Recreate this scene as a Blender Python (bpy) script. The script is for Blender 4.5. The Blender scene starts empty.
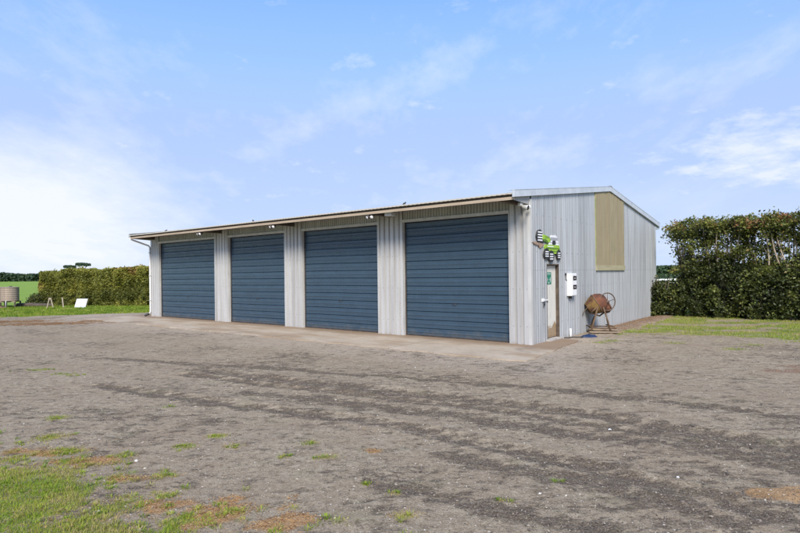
import bpy, math, random
import numpy as np
from mathutils import Matrix, Vector, Euler
random.seed(7); RNG = np.random.default_rng(11)
scn = bpy.context.scene
COL = scn.collection
PI = math.pi
def R(a): return math.radians(a)

# ------------------------------------------------------------------ materials
class NT:
    def __init__(s, name):
        s.m = bpy.data.materials.new(name); s.m.use_nodes = True
        s.t = s.m.node_tree; s.b = s.t.nodes['Principled BSDF']
    def n(s, typ, **kw):
        o = s.t.nodes.new(typ)
        for k, v in kw.items(): setattr(o, k, v)
        return o
    def l(s, a, b): s.t.links.new(a, b)
    def noise(s, vec, scale, detail=4, rough=.55, stretch=None):
        if stretch:
            mp = s.n('ShaderNodeMapping'); mp.inputs['Scale'].default_value = stretch; s.l(vec, mp.inputs[0]); vec = mp.outputs[0]
        q = s.n('ShaderNodeTexNoise'); q.inputs['Scale'].default_value = scale; q.inputs['Detail'].default_value = detail
        q.inputs['Roughness'].default_value = rough; s.l(vec, q.inputs['Vector']); return q.outputs['Fac']
    def ramp(s, fac, stops):
        r = s.n('ShaderNodeValToRGB'); e = r.color_ramp.elements
        while len(e) < len(stops): e.new(.5)
        for i, (p, c) in enumerate(stops):
            e[i].position = p; e[i].color = (c, c, c, 1) if isinstance(c, (int, float)) else (*c, 1)
        s.l(fac, r.inputs[0]); return r.outputs[0]
    def mix(s, fac, a, b, mode='MIX'):
        x = s.n('ShaderNodeMix', data_type='RGBA', blend_type=mode)
        for v, k in ((fac, 0), (a, 6), (b, 7)):
            if isinstance(v, (int, float)): x.inputs[k].default_value = v if k == 0 else (v, v, v, 1)
            elif isinstance(v, tuple): x.inputs[k].default_value = (*v, 1)
            else: s.l(v, x.inputs[k])
        return x.outputs[2]
    def math(s, op, a, b=0, clamp=False):
        x = s.n('ShaderNodeMath', operation=op); x.use_clamp = clamp
        for v, k in ((a, 0), (b, 1)):
            if isinstance(v, (int, float)): x.inputs[k].default_value = v
            else: s.l(v, x.inputs[k])
        return x.outputs[0]
    def bump(s, h, strength, dist=.01):
        b = s.n('ShaderNodeBump'); b.inputs['Strength'].default_value = strength; b.inputs['Distance'].default_value = dist
        s.l(h, b.inputs['Height']); s.l(b.outputs[0], s.b.inputs['Normal']); return b
    def obj(s): return s.n('ShaderNodeTexCoord').outputs['Object']
    def pos(s): return s.n('ShaderNodeNewGeometry').outputs['Position']
    def col(s, c): s.l(c, s.b.inputs['Base Color'])

def simple(name, c1, c2, scale=6, rough=.7, metal=0, stretch=None, bump=0, lo=.35, hi=.65, spec=None, bdist=.005):
    t = NT(name); v = t.obj(); f = t.noise(v, scale, 5, .6, stretch)
    t.col(t.ramp(f, [(lo, c1), (hi, c2)])); t.b.inputs['Roughness'].default_value = rough; t.b.inputs['Metallic'].default_value = metal
    if bump: t.bump(f, bump, bdist)
    if spec is not None: t.b.inputs['Specular IOR Level'].default_value = spec
    return t.m

def m_cladding(name, base, dirt, axis, sheet, rough=.5, top_rust=False):
    # painted / galvanised corrugated sheet: per-sheet tone, streaks running down, dirty foot
    t = NT(name); v = t.obj(); sp = t.n('ShaderNodeSeparateXYZ'); t.l(v, sp.inputs[0])
    a = sp.outputs[axis]
    cell = t.math('FLOOR', t.math('DIVIDE', a, sheet)); w = t.n('ShaderNodeTexWhiteNoise', noise_dimensions='1D'); t.l(cell, w.inputs['W'])
    tone = t.math('MULTIPLY_ADD', w.outputs['Value'], .16); t.t.nodes[-1].inputs[2].default_value = .90
    st = t.noise(v, 1, 6, .65, (9, 9, .35)); st2 = t.noise(v, 1.3, 4, .6)
    c = t.mix(t.ramp(st, [(.42, 0.), (.66, .7)]), base, dirt)
    c = t.mix(t.ramp(st2, [(.45, 0.), (.75, .35)]), c, tuple(x * .8 for x in base))
    c = t.mix(1.0, c, tone, 'MULTIPLY')
    # foot dirt: splashed mud in the lowest 20 cm, ragged
    z = t.math('ADD', sp.outputs[2], t.math('MULTIPLY', t.noise(v, 6, 3), -.35))
    ft = t.ramp(t.math('ADD', z, .25), [(.0, .5), (.13, 0.)]) ; c = t.mix(ft, c, (.22, .16, .10))
    # fixing screws in rows at the girts
    zz = t.math('ABSOLUTE', t.math('SUBTRACT', t.math('FRACT', t.math('DIVIDE', sp.outputs[2], .9)), .5))
    aa = t.math('ABSOLUTE', t.math('SUBTRACT', t.math('FRACT', t.math('DIVIDE', a, sheet / 4)), .5))
    d1 = t.math('LESS_THAN', zz, .012); d2 = t.math('LESS_THAN', aa, .06)
    c = t.mix(t.math('MULTIPLY', t.math('MULTIPLY', d1, d2), .6), c, (.09, .08, .07))
    if axis == 1:
        hz = t.math('ABSOLUTE', t.math('SUBTRACT', sp.outputs[2], 1.80)); c = t.mix(t.math('MULTIPLY', t.math('LESS_THAN', hz, .009), .28), c, (.15, .15, .15))
    # lap edge
    lp = t.math('LESS_THAN', t.math('FRACT', t.math('DIVIDE', a, sheet)), .018)
    c = t.mix(t.math('MULTIPLY', lp, .55), c, (.12, .12, .12))
    t.col(c); t.b.inputs['Roughness'].default_value = rough; t.b.inputs['Metallic'].default_value = .15
    t.bump(t.noise(v, 3, 2), .15, .01)
    return t.m

M = {}
M['front'] = m_cladding('white_cladding', (.53, .525, .51), (.36, .345, .32), 0, .72)
M['galv'] = m_cladding('galvanised_cladding', (.42, .435, .445), (.24, .24, .235), 1, .765, .45)
M['flash'] = simple('painted_flashing', (.46, .455, .43), (.58, .57, .545), 5, .5, .1, (1, 1, .3))
M['barge'] = simple('galvanised_flashing', (.50, .52, .53), (.62, .64, .65), 4, .4, .3)
M['roof'] = simple('roof_iron', (.50, .47, .42), (.62, .60, .56), 7, .5, .2)
M['roofrust'] = simple('roof_iron_rusty_edge', (.52, .48, .41), (.22, .13, .07), 5, .6, .1, None, 0, .60, .78)
M['fascia'] = simple('weathered_timber', (.46, .37, .27), (.30, .23, .16), 3, .8, 0, (.6, 6, 8), .2, .3, .75)
M['darktimber'] = simple('dark_timber', (.06, .045, .035), (.11, .085, .065), 6, .85)
M['soffit'] = simple('soffit_iron', (.16, .13, .10), (.24, .20, .16), 4, .8)
M['steel'] = simple('dark_steel', (.05, .045, .04), (.10, .08, .07), 8, .6, .4)
M['white'] = simple('white_plastic', (.74, .74, .73), (.82, .82, .80), 4, .4)
M['black'] = simple('black_rubber', (.015, .015, .016), (.04, .04, .04), 20, .6)
M['glass'] = simple('dark_glass', (.03, .02, .02), (.07, .045, .04), 3, .12)
M['concrete_step'] = simple('step_concrete', (.30, .28, .25), (.45, .42, .38), 8, .9, 0, None, .3)

def m_door():
    t = NT('blue_roller_steel'); v = t.obj()
    a = t.noise(v, 2.2, 5, .6, (1, 1, 2.2)); b = t.noise(v, 1, 5, .7, (14, 14, .6))
    c = t.ramp(a, [(.3, (.034, .061, .090)), (.7, (.040, .072, .105))])
    c = t.mix(t.ramp(b, [(.55, 0.), (.85, .22)]), c, (.08, .12, .15))
    sp = t.n('ShaderNodeSeparateXYZ'); t.l(v, sp.inputs[0])
    z = t.math('ADD', sp.outputs[2], t.math('MULTIPLY', t.noise(v, 5, 3), -.5))
    c = t.mix(t.ramp(t.math('ADD', z, .25), [(.0, .5), (.2, 0.)]), c, (.12, .12, .11))
    t.col(c); t.b.inputs['Roughness'].default_value = .38
    t.l(t.ramp(t.noise(v, 7, 4), [(.3, .24), (.7, .36)]), t.b.inputs['Roughness'])
    t.bump(t.noise(v, 2.5, 2, .5, (1, 1, 2)), .25, .02)
    return t.m
M['door'] = m_door()

def m_board():
    t = NT('treated_timber_boards'); v = t.obj(); sp = t.n('ShaderNodeSeparateXYZ'); t.l(v, sp.inputs[0])
    w = t.n('ShaderNodeTexWhiteNoise', noise_dimensions='1D'); t.l(t.math('FLOOR', t.math('DIVIDE', sp.outputs[1], .15)), w.inputs['W'])
    g = t.noise(v, 2, 6, .7, (10, 14, .7))
    c = t.ramp(g, [(.3, (.225, .185, .105)), (.7, (.40, .34, .215))])
    c = t.mix(t.math('MULTIPLY', w.outputs['Value'], .6), c, (.27, .21, .12))
    c = t.mix(t.ramp(t.noise(v, 1.1, 4), [(.55, 0.), (.75, .5)]), c, (.20, .21, .12))
    t.col(c); t.b.inputs['Roughness'].default_value = .8; t.bump(g, .3, .005); return t.m
M['board'] = m_board()

def m_pdoor():
    t = NT('weathered_door_paint'); v = t.obj(); sp = t.n('ShaderNodeSeparateXYZ'); t.l(v, sp.inputs[0])
    z = t.math('ADD', sp.outputs[2], t.math('MULTIPLY', t.noise(v, 5, 4, .7), -.7))
    c = t.mix(t.ramp(z, [(-.34, 1.), (.02, 0.)]), (.62, .60, .53), (.30, .21, .12))
    c = t.mix(t.ramp(t.noise(v, 9, 5, .7, (1, 1, .3)), [(.5, 0.), (.72, .5)]), c, (.36, .32, .25))
    t.col(c); t.b.inputs['Roughness'].default_value = .6; return t.m
M['pdoor'] = m_pdoor()

M['green_sign'] = simple('green_sign', (.02, .17, .11), (.03, .22, .14), 8, .45)
M['lime'] = simple('lime_paint', (.24, .42, .03), (.36, .56, .06), 14, .45)
M['darkgreen'] = simple('dark_green_paint', (.07, .15, .02), (.10, .20, .03), 14, .5)
M['brown'] = simple('brown_paint', (.26, .17, .12), (.36, .25, .18), 10, .7)
M['grey'] = simple('grey_paint', (.30, .30, .32), (.38, .38, .40), 10, .6)
M['rust'] = simple('rusted_iron', (.165, .058, .024), (.065, .028, .018), 5, .85, 0, None, .6, .38, .66)
M['rustyellow'] = simple('rusty_yellow_paint', (.21, .125, .035), (.09, .038, .02), 6, .85, 0, None, .6, .40, .62)
M['rustbar'] = simple('rusty_bar', (.10, .06, .035), (.17, .11, .06), 9, .85)
M['iron'] = simple('dark_iron', (.09, .065, .05), (.15, .10, .07), 12, .7, .2)
M['blue'] = simple('blue_tarpaulin', (.008, .018, .055), (.014, .032, .09), 12, .5, 0, None, .5)
M['oldwood'] = simple('old_wood', (.33, .26, .18), (.22, .16, .11), 5, .9, 0, (1, 1, 5))
M['palewood'] = simple('pale_wood', (.48, .40, .30), (.36, .29, .21), 5, .85, 0, (4, 4, 1))
M['tank'] = simple('tank_iron', (.37, .29, .22), (.26, .20, .16), 3, .65, .1, (6, 6, .5), 0, .3, .7)
M['bark'] = simple('grey_bark', (.14, .11, .08), (.26, .21, .16), 9, .95, 0, (1, 1, .3), .5)
M['palebark'] = simple('pale_bark', (.36, .29, .22), (.50, .41, .32), 9, .95, 0, (1, 1, .3), .5)
M['farmwhite'] = simple('white_board', (.72, .73, .74), (.80, .80, .80), 2, .6)
M['mulch'] = simple('brown_mulch', (.10, .055, .035), (.22, .14, .09), 20, .95, 0, None, .8)

def m_leaf(name, stops, rough=.55, trans=.25):
    t = NT(name); at = t.n('ShaderNodeAttribute'); at.attribute_name = 'var'
    c = t.ramp(at.outputs['Fac'], stops); t.col(c); t.b.inputs['Roughness'].default_value = rough
    t.b.inputs['Specular IOR Level'].default_value = .35
    if trans:
        tr = t.n('ShaderNodeBsdfTranslucent'); t.l(c, tr.inputs[0]); mx = t.n('ShaderNodeMixShader'); mx.inputs[0].default_value = trans
        t.l(t.b.outputs[0], mx.inputs[1]); t.l(tr.outputs[0], mx.inputs[2])
        t.l(mx.outputs[0], t.t.nodes['Material Output'].inputs[0])
    return t.m
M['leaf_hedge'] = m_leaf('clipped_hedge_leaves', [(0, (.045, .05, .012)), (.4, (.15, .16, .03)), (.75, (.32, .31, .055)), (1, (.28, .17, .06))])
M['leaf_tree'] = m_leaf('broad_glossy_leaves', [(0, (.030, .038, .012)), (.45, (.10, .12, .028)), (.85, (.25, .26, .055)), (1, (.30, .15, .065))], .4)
M['leaf_low'] = m_leaf('dark_shrub_leaves', [(0, (.026, .034, .012)), (.45, (.078, .098, .026)), (.9, (.22, .235, .06)), (1, (.24, .20, .08))], .4)
M['leaf_far'] = m_leaf('distant_foliage', [(0, (.025, .05, .028)), (1, (.06, .095, .04))], .8, 0)
M['blade'] = m_leaf('grass_blades', [(0, (.10, .17, .014)), (.35, (.20, .30, .02)), (.6, (.33, .38, .04)), (.8, (.38, .33, .10)), (1, (.44, .34, .18))], .6, .3)

# ------------------------------------------------------------------ mesh helpers
class MB:
    def __init__(s): s.v = []; s.f = []; s.sm = []
    def add(s, vs, fs, smooth=False):
        o = len(s.v); s.v += [tuple(p) for p in vs]; s.f += [tuple(i + o for i in f) for f in fs]; s.sm += [smooth] * len(fs); return s
    def box(s, x0, y0, z0, x1, y1, z1, mat=None):
        vs = [(x, y, z) for x in (x0, x1) for y in (y0, y1) for z in (z0, z1)]
        if mat: vs = [mat @ Vector(p) for p in vs]
        return s.add(vs, [(0, 1, 3, 2), (4, 6, 7, 5), (0, 4, 5, 1), (2, 3, 7, 6), (0, 2, 6, 4), (1, 5, 7, 3)])
    def bevbox(s, x0, y0, z0, x1, y1, z1, b=.01, mat=None):
        # box with chamfered vertical (z) edges and top
        P = [(x0 + b, y0), (x1 - b, y0), (x1, y0 + b), (x1, y1 - b), (x1 - b, y1), (x0 + b, y1), (x0, y1 - b), (x0, y0 + b)]
        cx, cy = (x0 + x1) / 2, (y0 + y1) / 2
        def ring(z, k): return [(px + (b if px < cx else -b) * k, py + (b if py < cy else -b) * k, z) for px, py in P]
        rs = [ring(z0, 1), ring(z0 + b, 0), ring(z1 - b, 0), ring(z1, 1)]
        vs = [p for r in rs for p in r]
        if mat: vs = [mat @ Vector(p) for p in vs]
        fs = [tuple(range(7, -1, -1)), tuple(range(24, 32))]
        for k in range(3):
            for i in range(8): j = (i + 1) % 8; fs.append((k * 8 + i, k * 8 + j, k * 8 + 8 + j, k * 8 + 8 + i))
        return s.add(vs, fs)
    def tube(s, pts, r, n=8, cap=True, smooth=True):
        pts = [Vector(p) for p in pts]; rr = r if isinstance(r, (list, tuple)) else [r] * len(pts); vs = []; fs = []
        up = None
        for i, p in enumerate(pts):
            d = (pts[min(i + 1, len(pts) - 1)] - pts[max(i - 1, 0)]).normalized()
            a = Vector((0, 0, 1)) if abs(d.z) < .9 else Vector((1, 0, 0))
            if up is None: up = (a - d * a.dot(d)).normalized()
            else: up = (up - d * up.dot(d)).normalized()
            w = d.cross(up)
            for k in range(n):
                t = 2 * PI * k / n; vs.append(p + (up * math.cos(t) + w * math.sin(t)) * rr[i])
        for i in range(len(pts) - 1):
            for k in range(n): j = (k + 1) % n; fs.append((i * n + k, i * n + j, i * n + n + j, i * n + n + k))
        if cap: fs.append(tuple(range(n - 1, -1, -1))); fs.append(tuple((len(pts) - 1) * n + k for k in range(n)))
        return s.add(vs, fs, smooth)
    def lathe(s, prof, n=24, mat=None, a0=0, a1=2 * PI, smooth=True):
        vs = []; fs = []; full = abs(a1 - a0 - 2 * PI) < 1e-6; m = n if full else n + 1
        for r, z in prof:
            for k in range(m): t = a0 + (a1 - a0) * k / n; vs.append((r * math.cos(t), r * math.sin(t), z))
        for i in range(len(prof) - 1):
            for k in range(n):
                j = (k + 1) % m; fs.append((i * m + k, i * m + j, (i + 1) * m + j, (i + 1) * m + k))
        if mat: vs = [mat @ Vector(p) for p in vs]
        return s.add(vs, fs, smooth)
    def torus(s, R_, r, mat=None, n=28, k=8):
        pts = [(R_ * math.cos(2 * PI * i / n), R_ * math.sin(2 * PI * i / n), 0) for i in range(n + 1)]
        if mat: pts = [mat @ Vector(p) for p in pts]
        return s.tube(pts, r, k, False)
    def prism(s, poly, axis, a, b):
        # poly in the two other axes, extruded along axis from a to b
        def P(u, v, w): return {'x': (w, u, v), 'y': (u, w, v), 'z': (u, v, w)}[axis]
        n = len(poly); vs = [P(u, v, a) for u, v in poly] + [P(u, v, b) for u, v in poly]
        fs = [tuple(range(n - 1, -1, -1)), tuple(range(n, 2 * n))] + [(i, (i + 1) % n, n + (i + 1) % n, n + i) for i in range(n)]
        return s.add(vs, fs)
    def build(s, name, mat, parent=None):
        me = bpy.data.meshes.new(name); me.from_pydata(s.v, [], s.f); me.polygons.foreach_set('use_smooth', s.sm)
        me.materials.append(mat); me.update()
        import bmesh
        b = bmesh.new(); b.from_mesh(me); bmesh.ops.recalc_face_normals(b, faces=b.faces); b.to_mesh(me); b.free()
        o = bpy.data.objects.new(name, me); COL.objects.link(o)
        if parent: o.parent = parent
        return o

def np_mesh(name, V, F, mat, parent=None, var=None, smooth=False, cols=None):
    V = np.asarray(V, np.float32); F = np.asarray(F, np.int32); k = F.shape[1]
    me = bpy.data.meshes.new(name); me.vertices.add(len(V)); me.vertices.foreach_set('co', V.ravel())
    me.loops.add(F.size); me.loops.foreach_set('vertex_index', F.ravel())
    me.polygons.add(len(F)); me.polygons.foreach_set('loop_start', np.arange(0, F.size, k, dtype=np.int32))
    me.polygons.foreach_set('use_smooth', np.full(len(F), smooth))
    me.update(calc_edges=True)
    if var is not None:
        a = me.attributes.new('var', 'FLOAT', 'POINT'); a.data.foreach_set('value', np.asarray(var, np.float32))
    if cols is not None:
        a = me.color_attributes.new('mask', 'FLOAT_COLOR', 'POINT'); a.data.foreach_set('color', np.asarray(cols, np.float32).ravel())
    me.materials.append(mat)
    o = bpy.data.objects.new(name, me); COL.objects.link(o)
    if parent: o.parent = parent
    return o

def leaves(name, C, size, mat, parent=None, var=None, aspect=.55, face=None):
    """one folded kite per leaf at each centre C"""
    C = np.asarray(C, float); n = len(C)
    d = RNG.normal(size=(n, 3)); d[:, 2] = d[:, 2] * .7 + .25; d /= np.linalg.norm(d, axis=1)[:, None]
    e = np.cross(d, RNG.normal(size=(n, 3))); e /= np.linalg.norm(e, axis=1)[:, None]
    nn = np.cross(d, e)
    L = size * RNG.uniform(.6, 1.35, (n, 1))
    V = np.stack([C - d * L * .5, C + e * L * aspect * .5 + nn * L * .08, C + d * L * .5, C - e * L * aspect * .5 + nn * L * .08], 1).reshape(-1, 3)
    i = np.arange(n)[:, None] * 4; F = np.concatenate([i + [0, 1, 2], i + [0, 2, 3]])
    vv = RNG.random(n) if var is None else np.clip(var, 0, 1)
    return np_mesh(name, V, F, mat, parent, np.repeat(vv, 4))

def thing(name, label, cat, loc=(0, 0, 0), rz=0, group=None):
    o = bpy.data.objects.new(name, None); COL.objects.link(o); o.location = loc; o.rotation_euler = (0, 0, rz)
    o.empty_display_size = .2; return tag(o, label, cat, group)
def tag(o, label=None, cat=None, group=None, kind=None):
    if label: o['label'] = label
    if cat: o['category'] = cat
    if group: o['group'] = group
    if kind: o['kind'] = kind
    return o

# ------------------------------------------------------------------ noise
def vnoise(x, y, seed=0):
    xi = np.floor(x).astype(np.int64); yi = np.floor(y).astype(np.int64); xf = x - xi; yf = y - yi
    def h(a, b):
        n = (a * 374761393 + b * 668265263 + seed * 1442695041) & 0xffffffff
        n = ((n ^ (n >> 13)) * 1274126177) & 0xffffffff
        return ((n ^ (n >> 16)) & 0xffff) / 65535.0
    u = xf * xf * (3 - 2 * xf); v = yf * yf * (3 - 2 * yf)
    return (h(xi, yi) * (1 - u) + h(xi + 1, yi) * u) * (1 - v) + (h(xi, yi + 1) * (1 - u) + h(xi + 1, yi + 1) * u) * v
def fbm(x, y, s, oct=4, seed=0):
    x = np.asarray(x, float) * s; y = np.asarray(y, float) * s; t = 0; a = .5; w = 0
    for k in range(oct): t = t + a * vnoise(x + 17.3 * k, y - 9.1 * k, seed + k); w += a; a *= .5; x = x * 2.03; y = y * 2.03
    return t / w
def sstep(a, b, x): t = np.clip((x - a) / (b - a), 0, 1); return t * t * (3 - 2 * t)

# ------------------------------------------------------------------ shed frame of reference
AX, AY = 3.13, 13.18
U = np.array([.782, -.6235]); W_ = np.array([.6235, .782]); RZ = math.atan2(-.6235, .782)
L1, L2 = 18.06, 11.36
def tolocal(x, y): dx = x - AX; dy = y - AY; return dx * U[0] + dy * U[1], dx * W_[0] + dy * W_[1]
def toworld(lx, ly): return AX + lx * U[0] + ly * W_[0], AY + lx * U[1] + ly * W_[1]

# ------------------------------------------------------------------ ground masks
def seg_d(x, y, pts):
    d = np.full(np.shape(x), 1e9)
    for (ax, ay), (bx, by) in zip(pts[:-1], pts[1:]):
        vx, vy = bx - ax, by - ay; t = np.clip(((x - ax) * vx + (y - ay) * vy) / (vx * vx + vy * vy), 0, 1)
        d = np.minimum(d, np.hypot(x - ax - t * vx, y - ay - t * vy))
    return d
TUFTS = [(-6.97, 10.6, .35), (-4.33, 6.93, .16), (-2.02, 6.05, .13), (-1.74, 5.66, .12), (-2.24, 5.71, .14), (-3.42, 5.63, .2), (-.73, 5.28, .12), (-.95, 5.72, .1),
         (.01, 3.97, .11), (-.06, 4.35, .06), (-5.7, 17.67, .28), (-6.2, 10.1, .25), (-5.9, 9.9, .2), (-1.9, 4.45, .12), (-1.25, 4.1, .1), (-2.75, 5.45, .15), (-2.1, 4.9, .12),
         (-1.15, 5.3, .07), (-3.9, 6.1, .2), (4.9, 13.6, .35), (5.3, 13.9, .3), (.75, 4.2, .05), (1.3, 4.6, .05), (-.3, 4.6, .05), (-3.1, 7.4, .09), (7.3, 12.1, .4), (8.1, 12.7, .35), (6.6, 13.3, .3)]
DEAD = [(-3.06, 5.31, .36, .17), (-2.37, 4.84, .15, .1), (-1.35, 4.08, .46, .24), (-.84, 3.90, .24, .14), (-.25, 5.43, .1, .06), (-1.8, 4.25, .3, .1), (-3.6, 5.6, .3, .12),
        (-15.9, 22.6, 1.6, .5), (-13.6, 21.3, 1.7, .55), (-12.1, 22.2, 1.2, .35), (6.85, 9.52, .5, .2), (7.2, 9.9, .4, .15), (3.0, 4.35, .35, .15)]
def grass_mask(x, y):
    lx, ly = tolocal(x, y); n = fbm(x, y, 1.1, 4, 3) - .5; nf = fbm(x, y, 5, 3, 5) - .5
    left = (y - (25 + .45 * (x + 18.1))) * .9
    left = np.where((lx < -L1 - .4) | (ly > L2 + .4), left, -5)
    yb = np.interp(x, [3.6, 4.6, 5.6, 6.85, 8.3, 9.2, 12, 20, 60], [20.5, 17.6, 15.5, 15.5, 15.0, 13.2, 11, 8, 3])
    right = y - yb; right = np.where((lx > .9) & (x > 3.2), right, -5)
    right = np.where((lx > -L1) & (lx <= .9) & (ly < L2 + .5), -5, right)
    behind = np.where((ly > L2 + .6), np.minimum(ly - L2 - .6, 3), -5)
    m = np.maximum(np.maximum(sstep(-.35, .35, left + n * 1.0 + nf * .6), sstep(-1.1, .8, right + n * 3.2 + nf * 1.6) * np.clip(-.62 + 3.0 * fbm(x * .6, y * 1.3, 1.5, 4, 15), 0, 1)), sstep(-.2, .6, behind + n))
    yf = np.interp(x, [-30, -10, -6, -3.77, -2.95, -2.08, -1.6, -1.3, -.6], [10, 8, 6.3, 5.12, 4.7, 4.1, 3.65, 3.3, 2.4])
    fgd = yf - y - np.where(x > -.6, 9, 0)
    fg = sstep(-.55, .55, fgd + n * 1.5 + nf * 1.0)
    m = np.maximum(m, np.clip(fg * (.28 + 1.7 * fbm(x, y, 4.0, 5, 14)), 0, 1))
    for tx, ty, r in TUFTS:
        m = np.maximum(m, .66 * np.exp(-(((x - tx) / r / 1.3) ** 2 + ((y - ty) / r) ** 2) * (1.2 - 1.6 * nf)))
    # sparse green film of weeds in front of the right-hand turf
    film = sstep(-5.5, -1, right) * (fbm(x, y, 2.2, 4, 9) > .55) * .33
    return np.clip(np.maximum(m, film), 0, 1)
TRACKS = [([(-3.9, 9.9), (-2.0, 8.75), (1.5, 6.85), (3.7, 5.1), (5.6, 3.5)], .10), ([(-3.8, 10.4), (-2.04, 9.25), (1.57, 7.22), (3.87, 5.38), (6, 3.6)], .17), ([(-5, 9.0), (-2.84, 7.83), (-.09, 6.4), (1.76, 4.86), (3.2, 3.4)], .12),
          ([(-2.3, 8.3), (.4, 6.9), (2.9, 5.4), (5.0, 3.4)], .12), ([(.4, 5.3), (1.6, 4.6), (2.2, 3.9)], .12), ([(-6.5, 12.0), (-2, 10.3), (2.2, 8.3), (6, 5.4)], .10), ([(-.2, 4.6), (.6, 4.1), (1.4, 3.7)], .10)]
def damp_mask(x, y):
    a = -.5; xr = x * math.cos(a) + y * math.sin(a); yr = -x * math.sin(a) + y * math.cos(a)
    w = fbm(x, y, .8, 3, 21) - .5
    st = fbm(xr * .45, yr * 1.9 + w * .8, 1.3, 5, 31)      # streaks lying along the wheel tracks
    bl = fbm(x, y, .9, 4, 41)
    m = sstep(.42, .78, st * .35 + bl * .65) * .6
    for pts, wd in TRACKS:
        d = seg_d(x + w * .25, y + w * .22, pts); m = np.maximum(m, sstep(wd * 2.6, wd * .2, d + (fbm(x, y, 3, 3, 51) - .5) * wd * 2.2) * .95)
    return m
def dead_mask(x, y):
    n = fbm(x, y, 6, 3, 61) - .5; m = np.zeros(np.shape(x))
    for dx, dy, a, b in DEAD: m = np.maximum(m, sstep(1.5, .45, np.hypot((x - dx) / a, (y - dy) / b) + n * 2.2))
    lx, ly = tolocal(x, y)
    wallfoot = sstep(.95, .25, np.abs(lx - .25) + n * 1.5) * (ly > 2.6) * (ly < L2 + 1)
    wallfoot = wallfoot * sstep(2.6, 4.2, ly)
    return np.maximum(m, wallfoot * .9)
def apron_edge(x, y):   # >0 inside the slab
    lx, ly = tolocal(x, y)
    rx = .95 - np.clip(ly + 2.0, 0, 3.1) * .12
    return np.minimum(np.minimum(ly + 2.35, rx - lx), np.minimum(lx + L1 + 1.2, 1.5 - ly))
def zground(x, y):
    x = np.asarray(x, float); y = np.asarray(y, float)
    d = np.hypot(x, y); near = sstep(60, 25, d)
    z = (fbm(x, y, .35, 3, 71) - .5) * .05 * near + (fbm(x, y, 2.3, 3, 81) - .5) * .016 * near
    m = damp_mask(x, y) * sstep(22, 12, d)
    fine = fbm(x, y, 7, 4, 101) - .5
    z = z + near * (fine * (.010 + .026 * m) + (fbm(x * .9, y * 1.5, 19, 2, 111) - .5) * (.006 + .012 * m)) * sstep(24, 12, d) - .006 * m
    for pts, wd in TRACKS[:3]:
        dd = seg_d(x, y, pts); z = z + near * (-.014 * np.exp(-(dd / wd) ** 2) + .010 * np.exp(-((dd - wd * 1.7) / (wd * .5)) ** 2))
    e = apron_edge(x, y); lx, ly = tolocal(x, y)
    flat = sstep(-1.5, -.1, e); z = z * (1 - flat * .75)
    z = z - .05 * sstep(.04, .25, e)
    inb = np.minimum(np.minimum(-lx, lx + L1), np.minimum(ly, L2 - ly))
    z = np.where(inb > .05, -.04, z)
    nearwall = sstep(-.8, -.1, inb); z = z * (1 - .7 * nearwall)
    z = z + .06 * dead_mask(x, y) * (np.abs(lx - .4) < .9) * (ly > 3) * sstep(.0, .5, np.abs(inb))
    far = sstep(40, 200, d); z = z + far * (fbm(x, y, .006, 2, 91) - .5) * .7
    z = z + sstep(500, 1500, y) * 0
    return z
# ground sheet
def axis(lo, hi, step, far, g):
    a = list(np.arange(lo, hi + 1e-6, step)); s = step; p = hi
    right = []
    while p < far: s *= g; p += s; right.append(p)
    s = step; p = lo; left = []
    while p > -far: s *= g; p -= s; left.append(p)
    return np.array(left[::-1] + a + right)
def multi(segs, far, g):
    a = []
    for lo, hi, st in segs: a += list(np.arange(lo, hi - 1e-6, st))
    a.append(segs[-1][1]); st = segs[-1][2]; p = a[-1]
    while p < far: st *= g; p += st; a.append(p)
    st = segs[0][2]; p = a[0]; L = []
    while p > -far: st *= g; p -= st; L.append(p)
    return np.array(L[::-1] + a)
xs = multi([(-20, -8, .1), (-8, 8, .04), (8, 16, .1)], 2600, 1.09); ys = multi([(2.4, 10, .035), (10, 14, .06), (14, 30, .1)], 2600, 1.09)
gx, gy = np.meshgrid(xs, ys); gz = zground(gx, gy)
nx, ny = len(xs), len(ys)
idx = np.arange(nx * ny).reshape(ny, nx)
F = np.stack([idx[:-1, :-1], idx[:-1, 1:], idx[1:, 1:], idx[1:, :-1]], -1).reshape(-1, 4)
lxg, lyg = tolocal(gx, gy)
pale = sstep(-2.2, -.2, apron_edge(gx, gy) + (fbm(gx, gy, 1.5, 3, 12) - .5)) * .8
pale = np.maximum(pale, sstep(1.6, .5, np.abs((gy - (23.6 + .45 * (gx + 18.1))) * .9)) * (gx < -9) * (gx > -15) * .9)
cols = np.stack([grass_mask(gx, gy), damp_mask(gx, gy), dead_mask(gx, gy), pale], -1).reshape(-1, 4)

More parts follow.
